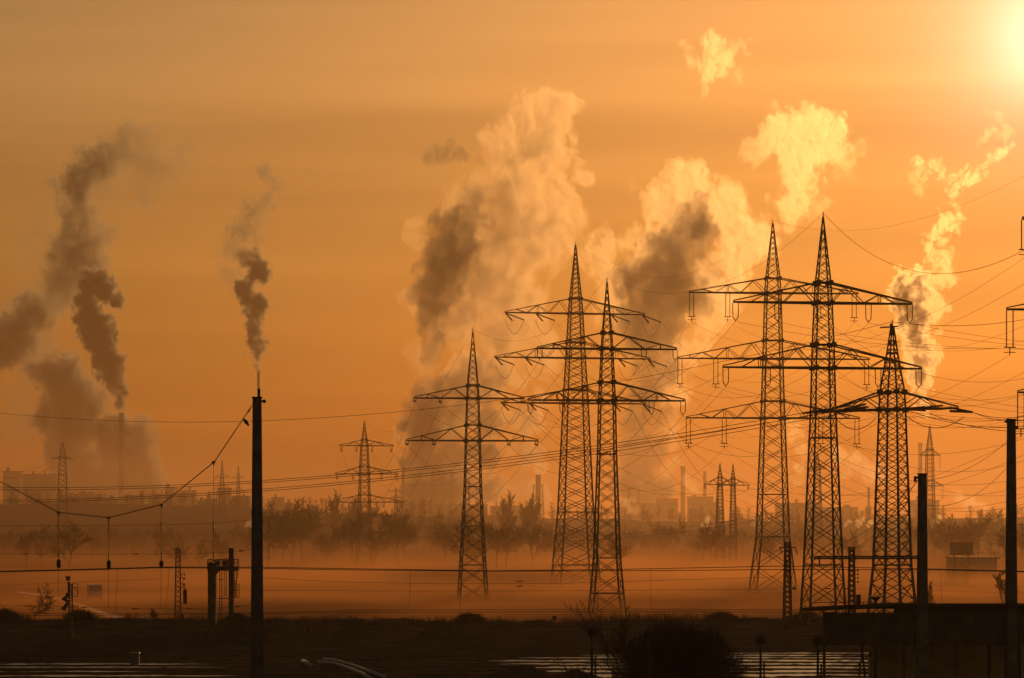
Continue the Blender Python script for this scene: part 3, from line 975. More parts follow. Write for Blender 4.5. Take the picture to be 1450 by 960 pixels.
# rough weeds along the bank
weeds = MB()
rr = random.Random(12)
for k in range(5200):
    x = rr.uniform(-62, 62)
    clump = n1(x, .22, 11) + .6 * n1(x, .9, 12)
    if clump < rr.uniform(-.5, .5):
        continue
    y = 280 + rr.uniform(-3, 2)
    h = rr.uniform(.12, .5) * (1 + max(0, clump) * 2.0)
    z = .45 + .3 * n1(x, .11, 1)
    p = Vector((x, y, z - .2))
    for _ in range(2):
        e = p + Vector((rr.gauss(0, .25) * h, rr.gauss(0, .1) * h, h + .2))
        weeds.bar(p, e, .035, .012, 3, False)
tag(weeds.build('undergrowth', TWIG), kind='stuff')
for px, w, hh, lab in ((113, 26, 11, 'low dark bush on the bank beside the signal mast'), (5, 28, 13, 'low dark bush at the left end of the bank'), (1140, 22, 8, 'low dark bush on the bank at the foot of the nearer tall pylon'),
                       (1022, 24, 8, 'scrubby bush on the bank right of the big shrub'), (665, 18, 6, 'scrubby bush on the bank right of the wide heap')):
    c = at(px, 887, 279)
    m = MB()
    rr = random.Random(px)
    s_ = 279 / FPX
    for k in range(520):
        u = rr.gauss(0, .5)
        h = max(.05, (1 - min(1, abs(u)) ** 2)) * hh * s_ * rr.uniform(.5, 1.15)
        p = Vector((u * w * s_, rr.gauss(0, .5), 0))
        q = p + Vector((rr.gauss(0, .2), rr.gauss(0, .2), h + .5))
        m.bar(p, q, .05, .02, 3, False)
        m.bar(p.lerp(q, .6), q + Vector((rr.gauss(0, .3), rr.gauss(0, .3), rr.gauss(0, .15))), .04, .02, 3, False)
    tag(m.build('low_bush', TWIG, loc=(c.x, c.y, .3)), lab, 'bush', 'bushes along the bank')

# ------------------------------------------------------------------ railway masts, signals and overhead wires
def mast(px, py, d, w, label, cap):
    c = at(px, py, d)
    s = d / FPX
    t = thing('catenary_mast', label, 'mast', (c.x, d, 0), R(8))
    a = w * s / 2 / 1.1
    m = MB()
    n = 8
    for i in range(n + 1):
        q = i / n
        k = a * (1 + .75 * (1 - q))
        for sx, sy in ((-1, -1), (1, -1), (1, 1), (-1, 1)):
            for ex, ey in (((.78, 1), (1, .78)) if sx * sy > 0 else ((1, .78), (.78, 1))):
                m.v.append(Vector((sx * k * ex, sy * k * ey, c.z * q)))
    for i in range(n):
        for j in range(8):
            e = (j + 1) % 8
            m.f.append((i * 8 + j, i * 8 + e, i * 8 + 8 + e, i * 8 + 8 + j))
    m.f.append(tuple(n * 8 + j for j in range(8)))
    m.build('pole', CONCRETE, t)
    m = MB()
    m.box((-a * 1.15, -a * 1.15, c.z + .002), (a * 1.15, a * 1.15, c.z + .05))
    if cap == 'rod':
        m.bar((a * .45, 0, c.z + .05), (a * .45, 0, c.z + .33), .09)
    m.build('cap', RUST, t)
    return t, a, c.z


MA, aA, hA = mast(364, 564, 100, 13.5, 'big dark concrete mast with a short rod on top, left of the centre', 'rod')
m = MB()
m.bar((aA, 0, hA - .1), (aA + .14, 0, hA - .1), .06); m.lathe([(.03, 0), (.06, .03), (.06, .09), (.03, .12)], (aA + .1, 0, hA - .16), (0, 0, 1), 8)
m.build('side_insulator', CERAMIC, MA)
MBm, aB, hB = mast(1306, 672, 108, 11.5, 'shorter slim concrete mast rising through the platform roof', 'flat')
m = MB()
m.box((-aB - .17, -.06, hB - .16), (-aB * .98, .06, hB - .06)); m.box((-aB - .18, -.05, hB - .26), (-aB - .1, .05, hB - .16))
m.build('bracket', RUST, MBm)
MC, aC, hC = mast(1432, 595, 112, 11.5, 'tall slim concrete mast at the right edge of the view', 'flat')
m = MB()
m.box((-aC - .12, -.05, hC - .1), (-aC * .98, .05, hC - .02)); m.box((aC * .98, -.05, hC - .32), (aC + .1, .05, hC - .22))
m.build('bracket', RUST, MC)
# the double feeder bar that runs from the slim mast to the left
m = MB()
dB = 108
for y in (788.2, 790.8):
    m.bar(at(1152, y, dB) - MBm.location, at(1304, y - .4, dB) - MBm.location, .06)
for x in (1160, 1197, 1232, 1266, 1290):
    m.bar(at(x, 788.2, dB) - MBm.location, at(x, 790.8, dB) - MBm.location, .05)
m.bar(at(1160, 791, dB) - MBm.location, at(1161, 800, dB) - MBm.location, .05)
fb = m.build('feeder_bar', RUST, MBm)
fb.rotation_euler = (0, 0, R(-8))


def lattice_mast(px, py, d, wt, wb, label, extras=None, base=0.0):
    c = at(px, py, d)
    s = d / FPX
    a, b = wt * s / 2, wb * s / 2
    t = thing('lattice_mast', label, 'mast', (c.x, d, base), R(6))
    for sx in (-1, 1):
        for sy in (-1, 1):
            m = MB(); m.bar((sx * b, sy * b, -.2), (sx * a, sy * a, c.z), .11, .1); m.build('leg', RUST, t)
    m = MB()
    n = max(8, int(c.z / .45))
    for i in range(n):
        q0, q1 = i / n, (i + 1) / n
        k0, k1 = b + (a - b) * q0, b + (a - b) * q1
        sg = 1 if i % 2 else -1
        for f in (-1, 1):
            m.bar((-sg * k0, f * k0, c.z * q0), (sg * k1, f * k1, c.z * q1), .06, caps=False)
            m.bar((f * k0, -sg * k0, c.z * q0), (f * k1, sg * k1, c.z * q1), .06, caps=False)
            m.bar((sg * k0, f * k0, c.z * q0), (-sg * k1, f * k1, c.z * q1), .05, caps=False)
    m.box((-a - .08, -a - .08, c.z), (a + .08, a + .08, c.z + .12))
    m.build('bracing', RUST, t)
    if extras:
        extras(t, lambda x, y: at(x, y, d) - t.location)
    return t


def ex1(t, P):
    m = MB()
    for y in (812, 818, 826, 831):
        m.bar(P(255, y), P(260, y + 1), .06); m.lathe([(.05, 0), (.13, .06), (.05, .16)], P(260, y + 1.5), (1, 0, .2), 8)
    m.path([P(255, 812), P(260, 820), P(258, 826), P(262, 834), P(258, 842)], .06, 4)
    m.build('fittings', CERAMIC, t)
    m = MB(); p = P(262, 846)
    m.box((p.x - .18, -.15, p.z - .62), (p.x + .18, .15, p.z + .75)); m.bar((p.x, 0, p.z + .75), P(259, 826), .04)
    m.build('counterweight', RUST, t)
    m = MB(); p = P(259, 876)
    m.box((p.x - .08, -.1, p.z - .4), (p.x + .08, .1, p.z + .4)); m.build('tension_weight', RUST, t)


def ex2(t, P):
    m = MB()
    m.bar(P(1103, 775), P(1128, 775.5), .09); m.bar(P(1104, 775), P(1107, 783), .07); m.bar(P(1126, 775), P(1130, 785), .07)
    m.build('crossarm', RUST, t)
    m = MB(); m.lathe([(.05, 0), (.14, .05), (.14, .25), (.05, .35)], P(1122, 833), (1, 0, 0), 8); m.build('insulator', CERAMIC, t)


def ex3(t, P):
    m = MB()
    for y in (808, 813, 818, 824):
        m.bar(P(1208, y), P(1214, y), .06); m.lathe([(.05, 0), (.13, .06), (.05, .14)], P(1214, y), (1, 0, 0), 8)
    m.build('fittings', CERAMIC, t)


lattice_mast(252, 778, 274, 5.5, 9, 'slim lattice mast with a hanging counterweight left of the signal bridge', ex1)
lattice_mast(1115, 769, 270, 6.5, 11, 'short lattice mast with a small crossarm between the tall pylon pair', ex2)
lattice_mast(1206, 776, 262, 6.5, 9, 'short lattice mast over the platform roof, left of the corner-on pylon', ex3)

# signal bridge: two columns, a railed deck, ladders with cages
d = 268
o = at(318, HZ, d)
t = thing('signal_bridge', 'dark signal bridge of two columns with railed deck and caged ladders', 'signal bridge', (o.x, d, 0))
P = lambda x, y: at(x, y, d) - t.location
m = MB(); p = P(300.5, 797); m.box((p.x - .36, -.45, 0), (p.x + .36, .45, p.z)); m.build('column', RUST, t)
m = MB(); p = P(327.5, 776); m.box((p.x - .22, -.3, 0), (p.x + .22, .3, p.z)); m.build('column', RUST, t)
m = MB()
a, b = P(294.5, 802), P(337.5, 808)
m.box((a.x, -.7, b.z), (b.x, .7, a.z))
m.bar(P(305, 816), P(308, 807), .12); m.bar(P(304.5, 813), P(312, 807.5), .1)
m.build('deck', RUST, t)
m = MB()
for y in (792, 797):
    for yy in (-.68, .68):
        m.bar(P(294.8, y) + Vector((0, yy, 0)), P(337.2, y) + Vector((0, yy, 0)), .06)
for x in (294.8, 299, 303, 307, 310, 314, 317, 321, 324, 331, 337.2):
    for yy in (-.68, .68):
        m.bar(P(x, 792) + Vector((0, yy, 0)), P(x, 802) + Vector((0, yy, 0)), .06)
for x0, x1 in ((303, 312), (316, 324)):
    a, b = P(x0, 793.5), P(x1, 801)
    m.box((a.x, -.62, b.z), (b.x, -.58, a.z))
m.build('railing', RUST, t)
m = MB()
for x0, y0, y1 in ((312.5, 808, 890), (319, 790, 846), (333.5, 806, 846)):
    for x in (x0 - 1.6, x0 + 1.6):
        m.bar(P(x, y0), P(x, y1), .06)
    y = y0
    while y < y1:
        m.bar(P(x0 - 1.6, y), P(x0 + 1.6, y), .04, caps=False); y += 4
m.path([P(337, 807), P(336.5, 816), P(332, 828), P(332, 846)], .08, 4)
for y in (827, 836, 846):
    m.bar(P(328, y), P(338.5, y), .06)
m.bar(P(338.5, 827), P(338.5, 846), .06); m.bar(P(333.5, 827), P(333.5, 846), .05)
m.bar(P(309, 847.5), P(326, 847.5), .09); m.bar(P(308, 821), P(316, 821), .06)
m.build('ladder', RUST, t)

# signal mast at the left
d = 256
o = at(97.5, HZ, d)
t = thing('signal_mast', 'lattice signal mast with a square lamp head, work cage and slanting signal arms', 'railway signal', (o.x, d, 0))
P = lambda x, y: at(x, y, d) - t.location
m = MB()
for x in (98.2, 102.6):
    m.bar(P(x - .6, 905) * 1.0, P(x, 826), .1)
y = 828
while y < 902:
    m.bar(P(98, y), P(102.6, y + 3), .055, caps=False); m.bar(P(102.6, y), P(98, y), .055, caps=False); y += 4.5
p = P(97.6, 824)
m.box((p.x - .1, -.1, P(97, 846).z), (p.x + .12, .1, p.z))
m.bar((P(98, 905).x, 0, 0), (P(98, 905).x, 0, P(98, 900).z + .4), .3)
m.bar((P(101.6, 905).x, 0, 0), (P(101.6, 905).x, 0, P(98, 900).z + .4), .2)
m.build('pole', RUST, t)
m = MB()
a, b = P(92.8, 815.8), P(99.8, 822.6)
m.v += [Vector(q) for q in ((a.x, -.2, a.z), (b.x, -.2, a.z), (b.x - .08, -.2, b.z), (a.x + .12, -.2, b.z), (a.x, .2, a.z), (b.x, .2, a.z), (b.x - .08, .2, b.z), (a.x + .12, .2, b.z))]
m.f += [(0, 1, 2, 3), (7, 6, 5, 4), (0, 4, 5, 1), (1, 5, 6, 2), (2, 6, 7, 3), (3, 7, 4, 0)]
m.build('lamp_head', RUST, t)
m = MB()
for x in (101.5, 110):
    m.bar(P(x, 826.5), P(x, 844.5), .05)
for y in (826.5, 832, 844.5):
    m.bar(P(101.5, y), P(110, y), .05)
m.bar(P(104, 832), P(110, 838), .04)
for x in (104, 109.5):
    m.bar(P(x, 857), P(x, 869), .045)
m.bar(P(103, 857), P(109.5, 857), .045); m.bar(P(103, 865), P(109, 864), .05); m.bar(P(103, 869), P(109.5, 869), .045)
m.build('work_cage', RUST, t)
for x0, y0, x1, y1 in ((98, 840, 92, 848), (98, 850, 91.5, 861)):
    m = MB()
    m.bar(P(x0, y0), P(x1, y1), .22, .34); m.bar(P(x0 - 2, y0 + 1), P(x1 + 1, y0 + 1), .18); m.lathe([(.1, 0), (.2, .1), (.2, .3)], P(x1, y1 - 2), (-.5, 0, -1), 10)
    m.build('signal_arm', RUST, t)

# headspan wires, hangers and insulators of the railway at the left
D1 = 100
HS = [(-60, 625), (0, 681), (83, 725), (154, 732.5), (228.5, 714), (303.5, 653.5), (358, 571)]
for k, lab in ((0, 'upper'), (1, 'lower')):
    m = MB()
    pts = []
    for i, (x, y) in enumerate(HS):
        pts.append(at(x, y + (k * (1.6 if i in (0, 1) else (3.0 if i == 6 else .9))), D1))
    o = pts[3]
    fine = []
    for p, q in zip(pts, pts[1:]):
        fine += [p.lerp(q, j / 4) - o for j in range(4)]
    fine.append(pts[-1] - o)
    m.path(fine, .022, 4)
    w = m.build('headspan_wire', WIRE, loc=o)
    tag(w, lab + ' one of two close wires swooping in a V shape up to the left mast', 'railway wire', 'railway wires at the left')
    if k == 0:
        im = MB(); discs(im, at(351.5, 584, D1) - o, at(353.8, 579.5, D1) - o, .045); im.build('insulator', CERAMIC, w)
for x, y0, y1, ins, lab in ((83, 725, 858, ((740, 750), (778, 789), (791, 805)), 'leftmost'), (154, 732.5, 861, ((738, 752), (784, 791), (792, 806)), 'second'),
                            (228.5, 714, 862, ((739, 753), (781, 793), (793, 803)), 'third'), (302.5, 653.5, 806, ((737, 753), (780, 800)), 'fourth and longest')):
    o = at(x, y0, D1)
    t = thing('catenary_hanger', f'{lab} vertical hanger wire with dark insulators under the V shaped span', 'hanger', o, group='hangers under the V shaped span')
    m = MB(); m.path([Vector((0, 0, 0)), at(x - .3, (y0 + y1) / 2, D1) - o, at(x - .6, y1, D1) - o], .016, 4); m.build('wire', WIRE, t)
    for i, (a, b) in enumerate(ins):
        m = MB()
        if i == 2 or (lab.startswith('third') and i == 2):
            p = at(x, b, D1) - o
            L = (b - a) * D1 / FPX
            m.lathe([(.02, 0), (.05, L * .12), (.072, L * .2), (.072, L * .82), (.03, L * .9), (.02, L)], p, (0, 0, 1), 10)
        else:
            discs(m, at(x, b, D1) - o, at(x, a, D1) - o, .034)
        m.build('insulator', CERAMIC, t)
    m = MB(); m.box((-.06, -.03, -.05), (.06, .03, .02), .0); m.bar((0, 0, -.05), (0, 0, -.13), .04); m.build('clamp', RUST, t)


def rail_wire(pts, d, label, dia=.02, clamps=(), group='railway wires across the view', cw=5.0):
    ps = [at(x, y, d) for x, y in pts]
    o = ps[len(ps) // 2].copy()
    fine = []
    for p, q in zip(ps, ps[1:]):
        fine += [p.lerp(q, j / 6) - o for j in range(6)]
    fine.append(ps[-1] - o)
    m = MB(); m.path(fine, dia, 4)
    w = m.build('catenary_wire', WIRE, loc=o)
    tag(w, label, 'railway wire', group)
    for x, y in clamps:
        c = at(x, y, d) - o
        s = d / FPX
        im = MB()
        im.lathe([(.3 * s, -cw * s * .8), (.9 * s, -cw * s * .55), (.7 * s, -cw * s * .1), (.35 * s, 0), (.7 * s, cw * s * .1), (.9 * s, cw * s * .55), (.3 * s, cw * s * .8)], c, (1, 0, .02), 6)
        im.build('insulator', CERAMIC, w)
    return w


rail_wire([(-40, 744.5), (0, 744.5), (150, 744), (240, 743), (300, 741), (357, 736.5)], 100, 'cross wire through the upper insulators of the hangers', .016)
rail_wire([(-40, 784), (150, 784.5), (290, 784), (330, 781), (357, 777)], 100, 'cross wire through the lower insulators of the hangers', .016, ((36, 784.3), (192, 784.5), (341, 780)))
rail_wire([(-60, 810), (0, 808.7), (120, 806), (225, 803), (356, 803), (480, 805), (700, 808.3), (860, 806.5), (1010, 803.5), (1110, 801.5), (1310, 805.5), (1500, 810)], 135,
          'upper one of the two thick feeder wires crossing the whole view', .048)
rail_wire([(-60, 811), (0, 809.8), (120, 807), (225, 804), (356, 804.5), (480, 806.8), (700, 808.9), (860, 808.3), (1010, 807.3), (1110, 806.3), (1310, 806.5), (1500, 811)], 136.5,
          'lower one of the two thick feeder wires crossing the whole view', .048)
rail_wire([(-60, 869.5), (0, 869), (356, 868), (500, 864.5), (700, 863.2), (900, 862.5), (1110, 863.6), (1180, 864)], 150, 'upper one of two low contact wires across the view', .036)
rail_wire([(-60, 873), (0, 872), (356, 869.5), (500, 867.5), (700, 866.2), (900, 865.8), (1110, 866.6), (1180, 867)], 152, 'lower one of two low contact wires across the view', .036)
rail_wire([(-60, 831), (0, 829), (140, 823), (225, 820)], 150, 'faint wire rising from the left edge behind the hangers', .016)
rail_wire([(-60, 857), (0, 857.5), (120, 859.5), (230, 862), (300, 862), (356, 857)], 140, 'faint wire with many small clamps low at the left', .018, ((38, 858), (120, 859.7), (191, 861.8), (268, 862), (337, 858.5)))
rail_wire([(366, 818), (480, 824), (620, 826.5), (800, 826), (960, 821), (1100, 817)], 200, 'thin dim wire over the glowing fog', .032)
rail_wire([(366, 836), (600, 837), (800, 836.5), (1100, 834)], 205, 'second thin dim wire over the glowing fog', .032)
rail_wire([(1180, 833), (1320, 836), (1500, 842)], 205, 'thin dim wire behind the platform roof', .02, ((1172, 833.3), (1198, 833.5)))
rail_wire([(715, 822), (725, 822.7), (736, 823), (748, 822.8), (760, 822)], 170, 'upper short wire end with a section insulator over the fog', .008, ((736, 823),), cw=5.5)
rail_wire([(715, 829.5), (725, 829.8), (736, 830), (748, 829.8), (760, 829.5)], 170, 'lower short wire end with a section insulator over the fog', .008, ((736, 830),), cw=5.5)
for x0, y0, x1, y1 in ((167, 806, 163, 868), (240, 803, 235, 867), (581, 808, 579.5, 864), (652.5, 826, 651.5, 866), (921.5, 808, 922.5, 865), (846.5, 823, 847.5, 863), (1332, 806, 1333.5, 853)):
    a, b = at(x0, y0, 137), at(x1, y1, 151)
    m = MB(); m.path([a - a, (b - a) / 2, b - a], .018, 4)
    tag(m.build('dropper_wire', WIRE, loc=a), 'short vertical dropper wire between the feeder wires and the contact wires', 'dropper', 'droppers of the railway wires')
wire(at(1300, 679, 108), at(1206, 776, 262), .6, 'slanting thin stay wire from the slim mast down to the short lattice mast', .035, 'stay wires', 'stay_wire', 'wire')
wire(at(1290, 690, 150), at(1190, 768, 262), .6, 'second slanting stay wire behind the corner-on pylon', .035, 'stay wires', 'stay_wire', 'wire')
wire(at(1310, 680, 108), at(1432, 620, 112), .35, 'thin wire between the two slim right masts, lower', .018, 'wires between the right masts', 'stay_wire', 'wire')
wire(at(1310, 715, 108), at(1432, 655, 112), .55, 'thin wire between the two slim right masts, sagging', .018, 'wires between the right masts', 'stay_wire', 'wire')
wire(at(1437, 742, 112), at(1490, 742, 112), .02, 'short wire stub leaving the far right mast', .02, 'wires between the right masts', 'stay_wire', 'wire')

# bird on the headspan
o = at(349, 599.5, D1 - .02)
m = MB()
m.lathe([(.004, -.16), (.022, -.14), (.03, -.09), (.055, -.03), (.066, .03), (.06, .08), (.038, .115), (.036, .14), (.034, .16), (.02, .178), (.007, .19), (.002, .21)],
        (0, 0, .03), (-.62, 0, .78), 14)
m.bar((.03, 0, -.045), (.012, 0, -.10), .012, .01); m.bar((.045, .01, -.04), (.03, .01, -.10), .012, .01)
tag(m.build('bird', plain('dark_feathers', (.03, .03, .032), .7, spec=.1), loc=o, smooth=True), 'dark bird perched on the swooping wire just left of the big mast', 'bird')

# ------------------------------------------------------------------ platform roof at the lower right
d = 112
o = at(1165, HZ, d)
t = thing('platform_roof', 'long dark corrugated platform roof on posts at the lower right', 'platform roof', (o.x, d, 0))
P = lambda x, y, dd=d: at(x, y, dd) - t.location
xr = P(1560, 0).x
zt, zb = P(0, 867.5).z, P(0, 911).z
m = MB()
x = 0.0
while x < xr:                                             # corrugated side
    m.box((x, 0, zb), (x + .05, .10, zt)); m.box((x + .05, .03, zb + .001), (x + .11, .09, zt - .001)); x += .11
m.build('side_cladding', CLADDING, t)
m = MB()
top0, top1 = P(0, 858).z, P(0, 853.5).z
n = 40
xs = [-.1 + (xr + .1) * i / n for i in range(n + 1)]
for x in xs:
    q = min(1, max(0, x / 3.4))
    up = .11 * math.sin(q * math.pi / 2) if x > 0 else 0
    m.v += [Vector((x, -.25, top0 + up - .12)), Vector((x, -.25, top0 + up)), Vector((x, 8, top0 + up - .32)), Vector((x, 8, top0 + up - .46))]
for i in range(n):
    for j in range(4):
        e = (j + 1) % 4
        m.f.append((i * 4 + j, i * 4 + e, i * 4 + 4 + e, i * 4 + 4 + j))
m.f += [(3, 2, 1, 0), tuple(n * 4 + j for j in range(4))]
m.build('roof', DARKROOF, t)
m = MB()
m.box((2.75, .02, zt + .001), (xr, .08, top0 - .02))       # the slot under the eaves is open only at the left end
m.box((0, .02, zt + .001), (.06, .08, top0 - .12))
m.box((0, -.03, zb - .05), (xr, .12, zb - .001))
m.build('fascia', DARKROOF, t)
for x, w in ((1168, 4), (1240.5, 5), (1281, 4), (1354, 4), (1402, 5), (1445, 5)):
    m = MB(); p = P(x, 911); m.box((p.x - w * .013, .2, 0), (p.x + w * .013, .2 + w * .026, zb - .06)); m.build('post', RUST, t)
m = MB()
m.bar(P(1225, 960, d + 1), P(1220, 911, d + 1), .07); m.bar(P(1211, 945, d + 1) , P(1234, 925, d + 1), .05); m.bar(P(1216, 960, d + 1), P(1222, 912, d + 1), .06)
for x in (1219, 1262):
    m.bar(P(1240.5, 905, d - .06), P(x, 869, d - .06), .03)
m.bar(P(1301, 890, d - .06), P(1292, 869, d - .06), .03)
m.build('brace', RUST, t)
m = MB(); bx = P(1262, 0).x; m.box((bx, 7, 0), (xr, 7.2, zb + .3)); m.build('rear_wall', plain('rear_boards', (.5, .4, .28), .9, var=.3, scale=.8, spec=.05), t)
m = MB()
c = P(1240, 851.5, d + .8)
m.lathe([(.05, -.22), (.05, 0), (.09, .05), (.22, .16), (.23, .19), (.1, .18)], c, (0, 0, 1), 12)
lo_ = m.build('horn_speaker', RUST, loc=t.location + Vector((0, 0, 0)))
tag(lo_, 'little funnel-shaped horn speaker standing on the platform roof', 'speaker')
m = MB(); c = P(1215.5, 849, d + 1.2); m.box((c.x - .08, c.y - .08, c.z - .25), (c.x + .08, c.y + .08, c.z + .17)); m.box((c.x - .1, c.y - .1, c.z + .17), (c.x + .1, c.y + .1, c.z + .2))
tag(m.build('roof_vent', RUST, loc=t.location), 'small square vent box on the platform roof beside the lattice mast', 'vent')
m = MB(); m.bar(P(1152, 853.2, d + .6), P(1235, 852.6, d + .6), .028); m.bar(P(1176, 857, d + .6), P(1176, 853, d + .6), .03); m.bar(P(1222, 857, d + .6), P(1222, 852.8, d + .6), .03)
m.bar(P(1162, 853.2, d + .6), P(1162, 846, d + .6), .014)
tag(m.build('roof_conduit', RUST, loc=t.location), 'thin horizontal conduit bar sticking out over the left end of the platform roof', 'conduit')

# platform lamps
def lamp(px, py, d, label, proto=None):
    c = at(px, py, d)
    if proto:
        return copy_thing(proto, (c.x, d, c.z - LZ), 0, label=label)
    t = thing('platform_lamp', label, 'lamp', (c.x, d, 0), group='round headed platform lamps')
    m = MB(); m.lathe([(.09, 0), (.07, .3), (.045, .32), (.035, c.z - .1)], n=10); m.build('pole', RUST, t)
    m = MB()
    m.lathe([(.03, -.16), (.10, -.145), (.145, -.08), (.15, .0), (.148, .07), (.12, .12), (.03, .135)], (0, 0, c.z), (.15, -1, .1), 14)
    h = m.build('lamp_head', RUST, t, smooth=True)
    m = MB(); m.bar((.09, 0, c.z + .06), (.20, 0, c.z + .09), .05, .02); m.bar((.09, 0, c.z - .05), (.16, 0, c.z - .07), .04, .02); m.bar((-.02, 0, c.z + .1), (.1, 0, c.z + .14), .05); m.build('hood', RUST, t)
    m = MB(); z = c.z - 35 * d / FPX; m.bar((.105, .05, 0), (.105, .05, z), .05); m.bar((.105, .05, z - .3), (.02, .0, z - .3), .03); m.build('conduit', RUST, t)
    return t


LZ = at(838, 893, 80).z
first = lamp(838, 893, 80, 'leftmost round headed lamp on a thin pole, before the snow')
lamp(918, 897, 81, 'round headed lamp at the left side of the big shrub', first)
lamp(998, 900, 90.5, 'dim round headed lamp behind the big shrub', first)
lamp(1077, 905, 84, 'round headed lamp on a thin pole right of the big shrub', first)
lamp(1158, 907, 85, 'round headed lamp next to the corner of the platform roof', first)

# ------------------------------------------------------------------ small things of the yard
d = 205
c = at(191, 938, d)
t = thing('relay_cabinet', 'small grey relay cabinet at the edge of the left snowy track', 'cabinet', (c.x, c.y, 0))
m = MB(); m.box((-.32, -.25, .1), (.32, .25, .78)); m.box((-.28, -.22, 0), (.28, .22, .099)); m.build('body', GREYPAINT, t)
m = MB(); m.box((-.36, -.3, .781), (.36, .3, .84), .03); m.build('lid', GREYPAINT, t)
m = MB(); m.box((-.26, -.27, .14), (-.01, -.251, .74)); m.box((.01, -.27, .14), (.26, -.251, .74)); m.build('door', GREYPAINT, t)


def pipe(pts, d, r, label):
    ps = [at(x, y, d) for x, y in pts]
    o = ps[0]
    z = r
    m = MB()
    m.path([Vector(((p - o).x, -k * .6, r)) for k, p in enumerate(ps)], r * 2, 10)
    m2 = m.build('pale_pipe', PALE, loc=(o.x, 10 * FPX / (pts[0][1] - HZ), 0), smooth=True)
    tag(m2, label, 'pipe', 'pale pipes lying in the yard')


def ground_pipe(pts, r, label):
    ps = []
    for x, y in pts:
        d = 10 * FPX / (y - HZ)
        p = at(x, y, d); p.z = r
        ps.append(p)
    o = ps[0].copy(); o.z = 0
    m = MB(); m.path([p - o for p in ps], 2 * r, 10)
    tag(m.build('pale_pipe', PALE, loc=o, smooth=True), label, 'pipe', 'pale pipes lying in the yard')


ground_pipe([(458, 936), (476, 937.5), (496, 943), (515, 950), (545, 961)], .12, 'longer pale bent pipe lying on the dark ground')
ground_pipe([(450, 940), (470, 941), (490, 947), (512, 956), (530, 966)], .12, 'second pale bent pipe lying close beside the longer one')
ground_pipe([(429, 938.5), (440, 945)], .14, 'short pale pipe piece left of the bent pipes')

c = at(785, 874, 283)
t = thing('round_sign', 'small round sign on a thin post at the edge of the fog', 'sign', (c.x, c.y, .3))
m = MB(); m.bar((0, 0, -.4), (0, 0, c.z - .3), .07); m.build('post', RUST, t)
m = MB(); m.lathe([(.2, -.02), (.22, 0), (.2, .02)], (0, -.06, c.z - .35), (0, -1, 0), 16); m.build('plate', RUST, t)
c = at(137, 876, 277)
t = thing('yard_lamp', 'short crooked yard lamp on the bank right of the signal mast', 'lamp', (c.x, c.y, .2))
m = MB(); m.bar((0, 0, -.3), (0, 0, c.z - .2), .09); m.build('pole', RUST, t)
m = MB(); m.box((-.22, -.1, c.z - .2), (.08, .1, c.z - .02)); m.build('lamp_head', RUST, t)
c = at(1101.5, 874, 272)
t = thing('marker_post', 'slim marker post with a small head at the foot of the short lattice mast', 'post', (c.x, c.y, 0))
m = MB(); m.bar((0, 0, -.1), (0, 0, c.z), .09); m.build('post', RUST, t)
m = MB(); m.box((-.12, -.08, c.z - .85), (.06, .08, c.z - .35)); m.build('head', RUST, t)


def van(px, d, label, rz):
    c = at(px, HZ, d)
    t = thing('parked_van', label, 'van', (c.x, d, 0), rz)
    m = MB()
    pr = ((-2.4, .45), (-2.4, 1.0), (-1.55, 1.15), (-1.0, 1.95), (-.7, 2.05), (2.3, 2.05), (2.4, 1.9), (2.4, .45))
    n = len(pr)
    for y in (-.95, .95):
        for x, z in pr:
            m.v.append(Vector((x, y * (1 if z < 1.2 else .9), z)))
    for i in range(n):
        e = (i + 1) % n
        m.f.append((i, e, n + e, n + i))
    m.f += [tuple(reversed(range(n))), tuple(range(n, 2 * n))]
    m.build('body', PALE, t)
    for x in (-1.5, 1.5):
        for y in (-.86, .86):
            m = MB(); m.lathe([(.2, -.1), (.34, -.1), (.36, 0), (.34, .1), (.2, .1)], (x, y, .36), (0, 1, 0), 16); m.build('wheel', RUST, t)
    for y in (-.945, .925):
        m = MB(); m.box((-.95, y, 1.25), (-.2, y + .02, 1.75)); m.build('window', GLASS, t)
    m = MB(); m.v = [Vector(q) for q in ((-1.57, -.78, 1.2), (-1.57, .78, 1.2), (-1.05, .72, 1.93), (-1.05, -.72, 1.93))]; m.f = [(0, 1, 2, 3)]; m.build('windscreen', GLASS, t)
    return t


van(134, 372, 'pale van dimly seen in the fog right of the signal mast', R(100))

# billboard and low building at the right
d = 500
c = at(1361.5, 769, d)
t = thing('billboard', 'wide dark billboard standing over a low building at the right', 'billboard', (c.x, d, 0), R(3))
s = d / FPX
w2 = 16.5 * s; zb_ = CAMZ + (740 - 784.5) * s
m = MB(); m.box((-w2, -.15, zb_), (w2, .15, c.z)); m.build('panel', DARKROOF, t)
m = MB()
m.box((-w2 - .12, -.2, c.z), (w2 + .12, .2, c.z + .15)); m.box((-w2 - .12, -.2, zb_ - .15), (w2 + .12, .2, zb_)); m.build('frame', RUST, t)
for x in (-w2 * .6, w2 * .6):
    m = MB(); m.bar((x, .3, 0), (x, .3, zb_ + 1), .25); m.build('post', RUST, t)
d = 525
s = d / FPX
c = at(1395, 789, d)
t = thing('low_building', 'low flat building with a roof rail below the billboard', 'building', (c.x, d, 0))
P = lambda x, y: at(x, y, d) - t.location
a, b = P(1341, 791), P(1412, 791)
m = MB(); m.box((a.x + 1.2, 0, 0), (b.x, 9, a.z)); m.build('wall', plain('dull_render', (.16, .14, .12), .9, var=.15, scale=.3, spec=.05), t)
m = MB(); m.box((a.x + 1, -.2, a.z + .002), (b.x + .5, 9.4, a.z + .3)); m.build('roof', DARKROOF, t)
m = MB()
for x in (1345, 1349, 1353):
    p = P(x, 0); m.bar((p.x, -1, 0), (p.x, -1, a.z), .1)
